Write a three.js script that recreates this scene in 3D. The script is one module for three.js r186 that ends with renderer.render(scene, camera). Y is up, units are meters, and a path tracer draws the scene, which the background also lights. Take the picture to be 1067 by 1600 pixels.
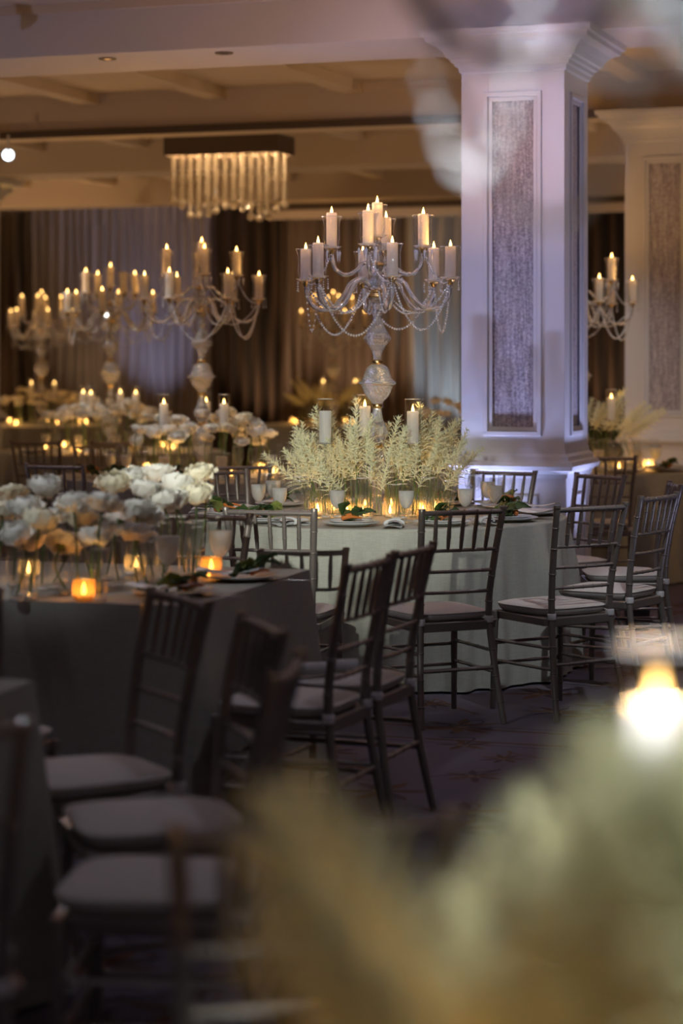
import * as THREE from 'three';
import { mergeGeometries, mergeVertices, toCreasedNormals } from 'three/addons/utils/BufferGeometryUtils.js';
import { RoundedBoxGeometry } from 'three/addons/geometries/RoundedBoxGeometry.js';
import { RectAreaLightUniformsLib } from 'three/addons/lights/RectAreaLightUniformsLib.js';

// ---------------------------------------------------------------- camera, exposure
const F = 3400, EYE = 1.546, CX = 533.5, HY = 560;      // focal length in pixels, eye height, picture centre, horizon row
const scene = new THREE.Scene();
scene.background = new THREE.Color(0x000000);
const camera = new THREE.PerspectiveCamera(2 * Math.atan(800 / F) * 180 / Math.PI, 1067 / 1600, 0.1, 120);
camera.position.set(0, EYE, 0);
camera.setViewOffset(1067, 1600, 0, 240, 1067, 1600);   // lens shifted down, verticals stay parallel
camera.focus = 10.0;
camera.userData.fStop = 1.75;
const renderer = new THREE.WebGLRenderer({ antialias: true });
renderer.toneMapping = THREE.LinearToneMapping;
renderer.toneMappingExposure = 1.0;
renderer.shadowMap.enabled = true;
RectAreaLightUniformsLib.init();

// ---------------------------------------------------------------- the room's grid, turned 19 degrees to the camera
const ROT = 19 * Math.PI / 180, CR = Math.cos(ROT), SR = Math.sin(ROT);
const G = (a, b, y = 0) => new THREE.Vector3(a * CR + b * SR, y, -(-a * SR + b * CR));   // a across, b into the room
const gridTurn = o => { o.rotation.y = -ROT; return o; };
const W = (x, d, y = 0) => new THREE.Vector3(x, y, -d);
const PX = (px, d) => (px - CX) / F * d;                 // metres across at depth d

// ---------------------------------------------------------------- lights: unseen track spots, unseen uplights, added fill downlights
const SPOT = new THREE.Color(0.96, 1.0, 0.90), AMBER = new THREE.Color(1.0, 0.64, 0.37);
const COOL = new THREE.Color(0.86, 0.93, 1.0), LAV = new THREE.Color(0.50, 0.55, 1.0), MAUVE = new THREE.Color(0.56, 0.60, 1.0), WARM = new THREE.Color(1.0, 0.56, 0.22), FLAME = new THREE.Color(1.0, 0.5, 0.14);
const UNSEEN_TRACK_SPOTS = [   // out of view, placed to light their targets: [name of target, lamp position, aim, colour, candela, half angle in degrees, penumbra]
  ['the astilbe table beside the column', W(-1.35, 0.35, 3.2), W(-0.04, 10.5, 0.88), SPOT, 310, 5.0, 0.9],
  ['the candelabrum over the astilbe', W(1.1, 0.35, 3.2), W(0.18, 10.95, 1.68), COOL, 110, 3.0, 0.9],
  ['the column shaft', G(-3.6, 7.6, 3.25), G(-3.14, 12.2, 2.45), LAV, 19, 24, 0.8],
  ['the rose table', G(-4.0, 3.6, 3.25), W(-0.85, 7.5, 1.0), COOL, 20, 9, 0.9],
  ['the front flowers', W(0.95, -0.4, 3.2), W(0.60, 1.72, 1.12), SPOT, 62, 13, 1.0],
  ['the bead swag of the front candelabrum', W(-0.9, -0.5, 3.2), W(0.12, 1.57, 1.672), COOL, 230, 3.9, 0.35],
  ['the second candelabrum', G(-6.4, 11.9, 3.25), W(-0.94, 14.64, 1.1), COOL, 14, 14, 0.8],
  ['the third candelabrum', G(-8.6, 16.2, 3.25), W(-1.97, 18.56, 1.1), COOL, 12, 16, 0.8],
  ['the table behind the column', G(-2.0, 12.0, 3.25), W(1.87, 16.7, 1.1), COOL, 14, 14, 0.8],
  ['the chairs beside the column', G(-1.0, 7.6, 3.25), W(1.0, 10.2, 0.5), COOL, 15, 15, 0.9],
];
const FILL_DOWNLIGHTS = [];   // added fill lamps in the ceiling, out of view: [a, b, candela]
for (const b of [1.2, 5.9, 10.4]) for (const a of [-7.5, -4.2, -1.2, 2]) FILL_DOWNLIGHTS.push([a, b, 3.6]);

// ---------------------------------------------------------------- small tools
function rng(seed) { let s = seed >>> 0; return () => { s = (s + 0x6D2B79F5) >>> 0; let t = s; t = Math.imul(t ^ (t >>> 15), t | 1); t ^= t + Math.imul(t ^ (t >>> 7), t | 61); return ((t ^ (t >>> 14)) >>> 0) / 4294967296; }; }
const R0 = rng(77);
const rr = (r, a, b) => a + (b - a) * r();
const taken = new Map();
function numbered(name) { const n = taken.get(name) || 0; taken.set(name, n + 1); return n ? `${name}_${String(n).padStart(3, '0')}` : name; }
function tag(o, label, category, group, kind) { if (label) o.userData.label = label; if (category) o.userData.category = category; if (group) o.userData.group = group; if (kind) o.userData.kind = kind; return o; }
function thing(name, label, category, group, pos, turn = 0) {
  const o = new THREE.Group(); o.name = numbered(name); scene.add(o);
  if (pos) o.position.copy(pos); o.rotation.y = turn;
  return tag(o, label, category, group);
}
function part(name, geo, mat, parent, label) {
  const m = new THREE.Mesh(geo, mat); m.name = name; m.castShadow = m.receiveShadow = true; parent.add(m);
  if (label) m.userData.label = label; return m;
}
function solo(name, geo, mat, label, category, group, kind) { const m = new THREE.Mesh(geo, mat); m.name = numbered(name); m.castShadow = m.receiveShadow = true; scene.add(m); return tag(m, label, category, group, kind); }
function struct(name, geo, mat, parent) { if (parent) return part(name, geo, mat, parent); return solo(name, geo, mat, null, null, null, 'structure'); }
function copy(o, label, group) {
  const c = o.clone(); c.name = numbered(o.name.replace(/_\d{3}$/, '')); scene.add(c); c.userData = { ...o.userData };
  if (label) c.userData.label = label; if (group) c.userData.group = group; return c;
}
const clean = g => { const h = g.index ? g.toNonIndexed() : g; for (const k of Object.keys(h.attributes)) if (!['position', 'normal', 'uv'].includes(k)) h.deleteAttribute(k); if (!h.attributes.uv) h.setAttribute('uv', new THREE.BufferAttribute(new Float32Array(h.attributes.position.count * 2), 2)); return h; };
const merge = list => mergeGeometries(list.map(clean), false);
function box(w, h, d, x = 0, y = 0, z = 0, r = 0) { const g = r ? new RoundedBoxGeometry(w, h, d, 2, r) : new THREE.BoxGeometry(w, h, d); g.translate(x, y, z); return g; }
function cyl(r0, r1, h, seg, x = 0, y = 0, z = 0) { const g = new THREE.CylinderGeometry(r1, r0, h, seg); g.translate(x, y + h / 2, z); return g; }   // r0 at the bottom
function lathe(pts, seg = 32) { return new THREE.LatheGeometry(pts.map(([r, y]) => new THREE.Vector2(Math.max(r, 1e-4), y)), seg); }
function flat(g) { const h = g.index ? g.toNonIndexed() : g; h.computeVertexNormals(); return h; }
function squareLathe(pts) { const g = lathe(pts.map(([r, y]) => [r * Math.SQRT2, y]), 4); g.rotateY(Math.PI / 4); return flat(g); }
const UPV = new THREE.Vector3(0, 1, 0);
function sweep(points, radius, seg = 8, caps = true) {   // tube through points, radius a number or a function of (t, angle)
  const P = points, n = P.length, pos = [], idx = [], uv = [];
  let nrm = null; const t = new THREE.Vector3(), b = new THREE.Vector3(), q = new THREE.Vector3();
  for (let i = 0; i < n; i++) {
    t.subVectors(P[Math.min(i + 1, n - 1)], P[Math.max(i - 1, 0)]).normalize();
    if (!nrm) { nrm = new THREE.Vector3().crossVectors(t, Math.abs(t.y) > 0.9 ? new THREE.Vector3(1, 0, 0) : UPV).normalize(); }
    nrm.addScaledVector(t, -nrm.dot(t)).normalize(); b.crossVectors(t, nrm);
    for (let j = 0; j <= seg; j++) {
      const a = j / seg * Math.PI * 2, r = typeof radius === 'number' ? radius : radius(i / (n - 1), a);
      q.copy(P[i]).addScaledVector(nrm, Math.cos(a) * r).addScaledVector(b, Math.sin(a) * r);
      pos.push(q.x, q.y, q.z); uv.push(j / seg, i / (n - 1));
    }
  }
  for (let i = 0; i < n - 1; i++) for (let j = 0; j < seg; j++) { const a = i * (seg + 1) + j, c = a + seg + 1; idx.push(a, c, a + 1, a + 1, c, c + 1); }
  if (caps) for (const [i, flip] of [[0, 1], [n - 1, 0]]) {
    const c = pos.length / 3; pos.push(P[i].x, P[i].y, P[i].z); uv.push(0.5, 0.5);
    for (let j = 0; j < seg; j++) { const a = i * (seg + 1) + j; flip ? idx.push(c, a, a + 1) : idx.push(c, a + 1, a); }
  }
  const g = new THREE.BufferGeometry();
  g.setAttribute('position', new THREE.Float32BufferAttribute(pos, 3)); g.setAttribute('uv', new THREE.Float32BufferAttribute(uv, 2)); g.setIndex(idx); g.computeVertexNormals(); return g;
}
const V = (x, y, z) => new THREE.Vector3(x, y, z);
const lerpPts = (a, b, n) => Array.from({ length: n + 1 }, (_, i) => a.clone().lerp(b, i / n));
function grid(nu, nv, fn, close = false) {   // parametric sheet, uv in metres if fn returns [x, y, z, u, v]
  const pos = [], uv = [], idx = [];
  for (let i = 0; i <= nu; i++) for (let j = 0; j <= nv; j++) { const p = fn(i / nu, j / nv); pos.push(p[0], p[1], p[2]); uv.push(p[3] ?? i / nu, p[4] ?? j / nv); }
  for (let i = 0; i < nu; i++) for (let j = 0; j < nv; j++) { const a = i * (nv + 1) + j, c = a + nv + 1; idx.push(a, c, a + 1, a + 1, c, c + 1); }
  const g = new THREE.BufferGeometry();
  g.setAttribute('position', new THREE.Float32BufferAttribute(pos, 3)); g.setAttribute('uv', new THREE.Float32BufferAttribute(uv, 2)); g.setIndex(idx); g.computeVertexNormals();
  if (close) { const n = g.attributes.normal; for (let j = 0; j <= nv; j++) { const k = nu * (nv + 1) + j; const x = n.getX(j) + n.getX(k), y = n.getY(j) + n.getY(k), z = n.getZ(j) + n.getZ(k), l = Math.hypot(x, y, z) || 1; n.setXYZ(j, x / l, y / l, z / l); n.setXYZ(k, x / l, y / l, z / l); } }
  return g;
}

// ---------------------------------------------------------------- textures and materials
function dataTex(w, h, fn, srgb = true) {
  const d = new Uint8Array(w * h * 4);
  for (let y = 0; y < h; y++) for (let x = 0; x < w; x++) { const c = fn(x, y), k = (y * w + x) * 4; d[k] = c[0]; d[k + 1] = c[1]; d[k + 2] = c[2]; d[k + 3] = 255; }
  const t = new THREE.DataTexture(d, w, h); t.magFilter = THREE.LinearFilter; t.minFilter = THREE.LinearFilter; t.wrapS = t.wrapT = THREE.RepeatWrapping; if (srgb) t.colorSpace = THREE.SRGBColorSpace; t.needsUpdate = true; return t;
}
function valueNoise(seed, n) {   // tiling value noise on n x n cells
  const r = rng(seed), v = Array.from({ length: n * n }, () => r());
  return (x, y) => { const xi = Math.floor(x), yi = Math.floor(y), fx = x - xi, fy = y - yi, s = t => t * t * (3 - 2 * t), m = k => ((k % n) + n) % n; const g = (i, j) => v[m(j) * n + m(i)]; const a = g(xi, yi) + (g(xi + 1, yi) - g(xi, yi)) * s(fx), b = g(xi, yi + 1) + (g(xi + 1, yi + 1) - g(xi, yi + 1)) * s(fx); return a + (b - a) * s(fy); };
}
const clamp = v => Math.max(0, Math.min(255, v));
const nA = valueNoise(5, 64), nB = valueNoise(9, 128);
// linen weave: fine threads, slight tone variation
const linenTex = dataTex(256, 256, (x, y) => { const v = 232 + 10 * (nB(x * 0.5, y * 0.05) - 0.5) + 14 * (nA(x * 0.06, y * 0.5) - 0.5) + ((x + y) % 2 ? 4 : -4); return [clamp(v), clamp(v), clamp(v - 2)]; });
const wovenTex = dataTex(256, 256, (x, y) => { const s = nB(x * 0.12, y * 0.5), m = nA(x * 0.0625 * 2, y * 0.03); const v = 158 + 60 * (s - 0.5) + 46 * (m - 0.5); return [clamp(v), clamp(v - 2), clamp(v + 4)]; });
const paintBump = dataTex(128, 128, (x, y) => { const v = 128 + 60 * (nA(x * 0.5, y * 0.5) - 0.5); return [v, v, v]; }, false);
const stripeTex = dataTex(256, 256, (x, y) => {   // wavy vertical jacquard stripes
  const u = x / 256, w = 0.018 * Math.sin(y / 256 * Math.PI * 4 + 3 * nA(u * 4, 0)); const s = Math.sin((u + w) * Math.PI * 2 * 6) * 0.5 + 0.5; const k = 0.45 + 0.55 * s + 0.12 * (nB(x * 0.5, y * 0.06) - 0.5);
  return [clamp(178 * k), clamp(168 * k), clamp(160 * k)];
});
const sheerTex = dataTex(256, 128, (x, y) => { const k = 0.84 + 0.22 * (nB(x * 0.5, y * 0.02) - 0.5) + 0.12 * (nA(x * 0.125, 1.3) - 0.5); return [clamp(255 * k), clamp(250 * k), clamp(246 * k)]; });
function carpetTexture() {
  const c = document.createElement('canvas'); c.width = c.height = 1024; const g = c.getContext('2d'), r = rng(31);
  g.fillStyle = '#5a5460'; g.fillRect(0, 0, 1024, 1024);
  for (let i = 0; i < 5000; i++) { const v = 70 + r() * 40; g.fillStyle = `rgba(${v},${v - 6},${v + 6},0.35)`; g.fillRect(r() * 1024, r() * 1024, 3, 3); }
  const leaf = (x, y, l, w, a, col) => { g.save(); g.translate(x, y); g.rotate(a); g.beginPath(); g.moveTo(0, 0); g.quadraticCurveTo(l / 2, -w, l, 0); g.quadraticCurveTo(l / 2, w, 0, 0); g.fillStyle = col; g.fill(); g.restore(); };
  const cols = ['#4b3327', '#5a3d2a', '#40313a', '#35303c', '#6a5644'];
  for (let i = 0; i < 26; i++) {
    const x = r() * 1024, y = r() * 1024, s = 34 + r() * 46, n = 5 + Math.floor(r() * 4), a0 = r() * 6;
    for (let k = 0; k < n; k++) leaf(x, y, s, s * 0.26, a0 + k * Math.PI * 2 / n, cols[(i + k) % 3]);
    g.beginPath(); g.arc(x, y, s * 0.2, 0, 7); g.fillStyle = cols[4]; g.fill();
    g.strokeStyle = cols[i % 5]; g.lineWidth = 5; g.beginPath(); g.moveTo(x, y);
    g.bezierCurveTo(x + 90 * (r() - 0.5), y + 120, x + 200 * (r() - 0.5), y + 60, x + 260 * (r() - 0.5), y + 200 * (r() - 0.5)); g.stroke();
  }
  g.strokeStyle = '#503a2e'; g.lineWidth = 12; g.strokeRect(60, 60, 904, 904); g.lineWidth = 5; g.strokeStyle = '#3a3440'; g.strokeRect(90, 90, 844, 844);
  const t = new THREE.CanvasTexture(c); t.colorSpace = THREE.SRGBColorSpace; t.wrapS = t.wrapT = THREE.RepeatWrapping; return t;
}
function menuTexture() {   // rows of tiny illegible print on white card
  const c = document.createElement('canvas'); c.width = 128; c.height = 256; const g = c.getContext('2d'), r = rng(8);
  g.fillStyle = '#efeeec'; g.fillRect(0, 0, 128, 256); g.fillStyle = '#77757a';
  for (let y = 30; y < 235; y += 13) { const w = 30 + r() * 40; for (let x = 64 - w / 2; x < 64 + w / 2; x += 5) if (r() > 0.2) g.fillRect(x, y + (r() - 0.5) * 2, 3.4, 2); }
  const t = new THREE.CanvasTexture(c); t.colorSpace = THREE.SRGBColorSpace; return t;
}
const rep = (t, x, y) => { const c = t.clone(); c.repeat.set(x, y); c.needsUpdate = true; return c; };
const lin = (r, g, b) => new THREE.Color().setRGB(r, g, b);
const std = o => new THREE.MeshStandardMaterial({ roughness: 0.6, side: THREE.DoubleSide, ...o });
const phy = o => new THREE.MeshPhysicalMaterial({ roughness: 0.5, side: THREE.DoubleSide, ...o });
const M = {
  paint: std({ color: lin(0.57, 0.58, 0.61), roughness: 0.32, bumpMap: paintBump, bumpScale: 0.0004 }),
  cream: std({ color: lin(0.52, 0.44, 0.35), roughness: 0.75 }),
  beamPaint: std({ color: lin(0.52, 0.49, 0.47), roughness: 0.6 }),
  wall: std({ color: lin(0.42, 0.37, 0.33), roughness: 0.8 }),
  woven: std({ color: lin(1, 0.97, 1), map: rep(wovenTex, 2, 2), roughness: 0.7 }),
  carpet: std({ map: rep(carpetTexture(), 0.42, 0.42), roughness: 0.95 }),
  linen: std({ color: lin(0.40, 0.395, 0.35), map: rep(linenTex, 3, 3), roughness: 0.85 }),
  chair: std({ color: lin(0.24, 0.21, 0.19), metalness: 0.55, roughness: 0.36 }),
  cushion: std({ color: lin(0.66, 0.63, 0.60), map: rep(linenTex, 6, 6), roughness: 0.9 }),
  strap: std({ color: lin(0.62, 0.60, 0.60), roughness: 0.8 }),
  crystal: phy({ color: lin(0.97, 0.975, 0.98), roughness: 0.03, transmission: 0.87, thickness: 0.02, ior: 1.6, specularIntensity: 1 }),
  bead: phy({ color: lin(0.96, 0.96, 0.96), roughness: 0.08, transmission: 0.6, thickness: 0.01, ior: 1.65 }),
  gold: std({ color: lin(0.75, 0.52, 0.22), metalness: 1, roughness: 0.25 }),
  pane: phy({ color: lin(0.97, 0.98, 0.98), roughness: 0.03, transmission: 1, thickness: 0, ior: 2.0 }),
  frosted: phy({ color: lin(0.74, 0.74, 0.72), roughness: 0.75, transmission: 0.6, thickness: 0 }),
  wax: phy({ color: lin(0.88, 0.80, 0.68), roughness: 1, transmission: 0.6, thickness: 0 }),
  waxWhite: phy({ color: lin(0.88, 0.86, 0.82), roughness: 1, transmission: 0.55, thickness: 0 }),
  wick: std({ color: lin(0.02, 0.018, 0.015), roughness: 1 }),
  flame: std({ color: 0x000000, emissive: lin(1, 0.56, 0.16), emissiveIntensity: 12 }),
  petal: phy({ color: lin(0.80, 0.78, 0.70), roughness: 0.8, transmission: 0.3, thickness: 0 }),
  petalDeep: phy({ color: lin(0.80, 0.74, 0.56), roughness: 0.8, transmission: 0.3, thickness: 0 }),
  stem: std({ color: lin(0.07, 0.13, 0.035), roughness: 0.6 }),
  leaf: phy({ color: lin(0.06, 0.13, 0.03), roughness: 0.6, transmission: 0.2, thickness: 0 }),
  astilbe: phy({ color: lin(0.80, 0.79, 0.54), roughness: 0.9, transmission: 0.3, thickness: 0 }),
  amber: phy({ color: lin(0.95, 0.60, 0.24), roughness: 0.24, transmission: 0.9, thickness: 0 }),
  votiveGlass: phy({ color: lin(1, 0.9, 0.72), roughness: 0.22, transmission: 0.95, thickness: 0 }),
  china: std({ color: lin(0.62, 0.62, 0.62), roughness: 0.2 }),
  napkin: std({ color: lin(0.60, 0.60, 0.60), map: rep(linenTex, 8, 8), roughness: 0.9 }),
  menu: std({ map: menuTexture(), roughness: 0.7 }),
  carrot: std({ color: lin(0.50, 0.15, 0.03), roughness: 0.45 }),
  salad: phy({ color: lin(0.035, 0.075, 0.015), roughness: 0.5, transmission: 0.15, thickness: 0 }),
  saladPale: phy({ color: lin(0.22, 0.26, 0.06), roughness: 0.5, transmission: 0.2, thickness: 0 }),
  steel: std({ color: lin(0.6, 0.6, 0.62), metalness: 1, roughness: 0.22 }),
  black: std({ color: lin(0.02, 0.02, 0.022), roughness: 0.5 }),
  lampWhite: std({ color: lin(0.6, 0.6, 0.6), roughness: 0.4 }),
  bronze: std({ color: lin(0.10, 0.075, 0.055), metalness: 0.4, roughness: 0.5 }),
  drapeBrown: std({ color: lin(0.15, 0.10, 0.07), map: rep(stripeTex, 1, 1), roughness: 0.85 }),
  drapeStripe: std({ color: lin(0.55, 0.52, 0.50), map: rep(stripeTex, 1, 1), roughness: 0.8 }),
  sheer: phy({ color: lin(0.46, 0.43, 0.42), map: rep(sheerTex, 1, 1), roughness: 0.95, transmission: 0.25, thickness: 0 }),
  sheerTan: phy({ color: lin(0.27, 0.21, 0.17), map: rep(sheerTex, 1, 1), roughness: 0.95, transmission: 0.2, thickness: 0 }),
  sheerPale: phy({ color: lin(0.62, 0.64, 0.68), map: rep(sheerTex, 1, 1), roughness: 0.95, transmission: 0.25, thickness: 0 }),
  copper: std({ color: lin(0.42, 0.16, 0.08), roughness: 0.5 }),
  lensCool: std({ color: 0x000000, emissive: lin(0.86, 0.93, 1), emissiveIntensity: 6 }),
  lensLav: std({ color: 0x000000, emissive: lin(0.55, 0.56, 1), emissiveIntensity: 4 }),
  lensWarm: std({ color: 0x000000, emissive: lin(1, 0.5, 0.16), emissiveIntensity: 1.6 }),
};

// ================================================================ THE ROOM
const A0 = -17, A1 = 4.5, B0 = -5, B1 = 27, SOFFIT = 3.424, CEIL = 3.74;
function gridBox(name, a0, a1, b0, b1, y0, y1, mat, kindStructure = true, parent) {
  const g = box(a1 - a0, y1 - y0, b1 - b0);
  const uv = g.attributes.uv, p = g.attributes.position, n = g.attributes.normal;
  for (let i = 0; i < uv.count; i++) { const x = p.getX(i), y = p.getY(i), z = p.getZ(i); Math.abs(n.getY(i)) > 0.5 ? uv.setXY(i, x, z) : Math.abs(n.getX(i)) > 0.5 ? uv.setXY(i, z, y) : uv.setXY(i, x, y); }
  const m = struct(name, g, mat); m.position.copy(G((a0 + a1) / 2, (b0 + b1) / 2, (y0 + y1) / 2)); gridTurn(m); return m;
}
gridBox('floor', A0, A1, B0, B1, -0.1, 0, M.carpet);
gridBox('ceiling', A0, A1, B0, B1, CEIL, CEIL + 0.12, M.cream);
gridBox('wall_back', A0 - 0.15, A1 + 0.15, B1, B1 + 0.15, -0.1, CEIL + 0.12, M.wall);
gridBox('wall_front', A0 - 0.15, A1 + 0.15, B0 - 0.15, B0, -0.1, CEIL + 0.12, M.wall);
gridBox('wall_left', A0 - 0.15, A0, B0, B1, -0.1, CEIL + 0.12, M.wall);
gridBox('wall_right', A1, A1 + 0.15, B0, B1, -0.1, CEIL + 0.12, M.wall);
// cross beams with a small cornice along each bottom edge
const BEAMS = [[-0.6, 0.2], [3.7, 4.5], [7.9, 8.7], [12.195, 13.02], [16.45, 17.0], [20.0, 20.6], [24.2, 24.7]];
BEAMS.forEach(([b0, b1], i) => {
  const m = gridBox('beam', A0, A1, b0, b1, SOFFIT, CEIL, i === 3 ? M.beamPaint : M.cream);
  for (const s of [-1, 1]) part('cornice', box(A1 - A0, 0.05, 0.04, 0, -(CEIL - SOFFIT) / 2 + 0.29, s * ((b1 - b0) / 2 + 0.02), 0), M.cream, m);
});
// secondary ribs that divide the bays into coffers
for (let i = 0; i < BEAMS.length - 1; i++) if (i >= 3) for (let a = -16; a < 4; a += 1.15) {
  const bn = BEAMS[i][1], bf = BEAMS[i + 1][0];
  gridBox('ceiling_rib', a, a + 0.16, bn, bf, CEIL - 0.085, CEIL, M.cream);
}
// the track on the near edge of the second beam and its moulding
gridBox('trim_1', A0, A1, 16.41, 16.45, SOFFIT - 0.03, SOFFIT + 0.03, M.bronze);

// columns: pedestal, panelled shaft, crown
function column(a0, bFront, w, name) {
  const o = new THREE.Group(); o.name = numbered('column'); scene.add(o); o.userData.kind = 'structure';
  o.position.copy(G(a0 + w / 2, bFront + w / 2, 0)); gridTurn(o);
  const h = w / 2;
  part('pedestal', squareLathe([[0, 0], [h + 0.03, 0], [h + 0.03, 0.16], [h + 0.018, 0.175], [h + 0.012, 0.9], [h + 0.012, 0.905]]), M.paint, o);
  part('chair_rail', squareLathe([[h, 0.86], [h + 0.02, 0.862], [h + 0.024, 0.885], [h + 0.036, 0.9], [h + 0.055, 0.906], [h + 0.062, 0.93], [h + 0.05, 0.952], [h + 0.03, 0.962], [h + 0.026, 0.985], [h + 0.008, 1.0], [h + 0.004, 1.03], [0, 1.03]]), M.paint, o);
  part('shaft', box(w - 0.05, SOFFIT - 0.9, w - 0.05, 0, (SOFFIT + 0.9) / 2, 0), M.paint, o);
  part('crown', squareLathe([[h, 3.19], [h + 0.012, 3.2], [h + 0.014, 3.225], [h + 0.03, 3.23], [h + 0.034, 3.25], [h + 0.05, 3.256], [h + 0.056, 3.275], [h + 0.072, 3.28], [h + 0.085, 3.31], [h + 0.12, 3.345], [h + 0.165, 3.362], [h + 0.172, 3.385], [h + 0.19, 3.392], [h + 0.195, SOFFIT], [0, SOFFIT]]), M.paint, o);
  const y0 = 1.03, y1 = 3.2, p0 = 1.13, p1 = 3.05, pw = w * 0.47, st = (w - pw) / 2;   // panel opening
  for (let k = 0; k < 4; k++) {
    const face = (name, geo, mat) => { geo.rotateY(k * Math.PI / 2); return part(name, geo, mat, o); };
    const z = h - 0.0125, t = 0.025;
    face('stile', box(st, y1 - y0, t, -(w - st) / 2 + 0.0001, (y0 + y1) / 2, z, 0.002), M.paint);
    face('stile', box(st, y1 - y0, t, (w - st) / 2 - 0.0001, (y0 + y1) / 2, z, 0.002), M.paint);
    face('rail', box(pw, p0 - y0, t - 0.001, 0, (y0 + p0) / 2, z), M.paint);
    face('rail', box(pw, y1 - p1, t - 0.001, 0, (y1 + p1) / 2, z), M.paint);
    const fab = new THREE.PlaneGeometry(pw, p1 - p0); const uv = fab.attributes.uv; for (let i = 0; i < uv.count; i++) uv.setXY(i, uv.getX(i) * pw * 2, uv.getY(i) * (p1 - p0) * 0.6);
    fab.translate(0, (p0 + p1) / 2, h - 0.022); face('fabric_panel', fab, M.woven);
    // picture-frame moulding round the panel: an outer bead and an inner ogee
    const fr = [];
    for (const [off, ww, hh] of [[-0.016, 0.026, 0.014], [0.012, 0.022, 0.004]]) {
      const x = pw / 2 - off, ya = p0 + off, yb = p1 - off;
      for (const s of [-1, 1]) fr.push(box(ww, yb - ya, hh * 2, s * x, (ya + yb) / 2, h - (off > 0 ? 0.008 : 0), 0.003));
      for (const y of [ya, yb]) fr.push(box(2 * x + ww, ww, hh * 2, 0, y, h - (off > 0 ? 0.008 : 0), 0.003));
    }
    face('panel_moulding', merge(fr), M.paint);
    const pf = [];
    for (const s of [-1, 1]) pf.push(box(0.02, 0.5, 0.016, s * pw / 2, 0.5, h + 0.014, 0.003));
    for (const y of [0.25, 0.75]) pf.push(box(pw + 0.02, 0.02, 0.016, 0, y, h + 0.014, 0.003));
    face('pedestal_moulding', merge(pf), M.paint);
  }
  return o;
}
column(-3.446, 12.138, 0.61);
column(-3.36, 16.39, 0.61);
column(-11.5, 19.94, 0.61);

// ---------------------------------------------------------------- curtains along the back wall
function curtain(name, a0, a1, b, y0, y1, pitch, amp, mat, label, seed, tint) {
  const n = Math.round((a1 - a0) / pitch * 10), r = rng(seed), ph = r() * 6, w = [];
  for (let k = 0; k < 40; k++) w.push(r());
  const g = grid(n, 10, (u, v) => {
    const a = u * (a1 - a0), k = a / pitch, j = w[Math.floor(k) % 40];
    const z = amp * (0.75 + 0.5 * j) * Math.sin(k * Math.PI * 2 + ph) + 0.012 * Math.sin(k * 1.7 + v * 3);
    return [a - (a1 - a0) / 2 + 0.02 * Math.sin(v * 4 + k), y0 + v * (y1 - y0), z, a * 0.8, v * (y1 - y0) * 0.3];
  });
  const m = solo(name, g, mat, label, 'curtain'); m.position.copy(G((a0 + a1) / 2, b, 0)); gridTurn(m); return m;
}
const aAt = (px, b) => { const q = (px - CX) / F, d = b / (CR + q * SR); return q * d * CR - d * SR; };   // grid across for a picture column at grid depth b
const BC = B1 - 0.3;
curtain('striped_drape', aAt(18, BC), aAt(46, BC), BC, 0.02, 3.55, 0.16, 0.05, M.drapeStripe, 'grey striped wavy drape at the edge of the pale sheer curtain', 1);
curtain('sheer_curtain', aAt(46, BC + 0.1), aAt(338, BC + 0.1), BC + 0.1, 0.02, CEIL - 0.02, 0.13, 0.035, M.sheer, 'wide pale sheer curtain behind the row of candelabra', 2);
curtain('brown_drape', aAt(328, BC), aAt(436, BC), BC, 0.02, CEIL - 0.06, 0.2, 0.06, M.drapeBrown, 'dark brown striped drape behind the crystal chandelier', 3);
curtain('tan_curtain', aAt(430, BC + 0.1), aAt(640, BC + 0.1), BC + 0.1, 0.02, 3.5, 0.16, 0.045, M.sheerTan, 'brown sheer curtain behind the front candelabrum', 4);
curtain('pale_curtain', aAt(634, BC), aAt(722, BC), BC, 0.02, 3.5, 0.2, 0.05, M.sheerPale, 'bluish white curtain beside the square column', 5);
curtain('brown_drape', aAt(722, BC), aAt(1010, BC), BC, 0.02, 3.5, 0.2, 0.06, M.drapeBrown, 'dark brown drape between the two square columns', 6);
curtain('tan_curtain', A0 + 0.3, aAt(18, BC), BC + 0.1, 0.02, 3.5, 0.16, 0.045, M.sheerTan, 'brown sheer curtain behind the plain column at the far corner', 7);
gridBox('trim_2', aAt(426, BC), A1, BC - 0.12, B1, 3.45, CEIL, M.bronze);
gridBox('trim_3', aAt(426, BC), A1, BC - 0.2, BC - 0.12, 3.36, 3.47, M.cream);

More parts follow.
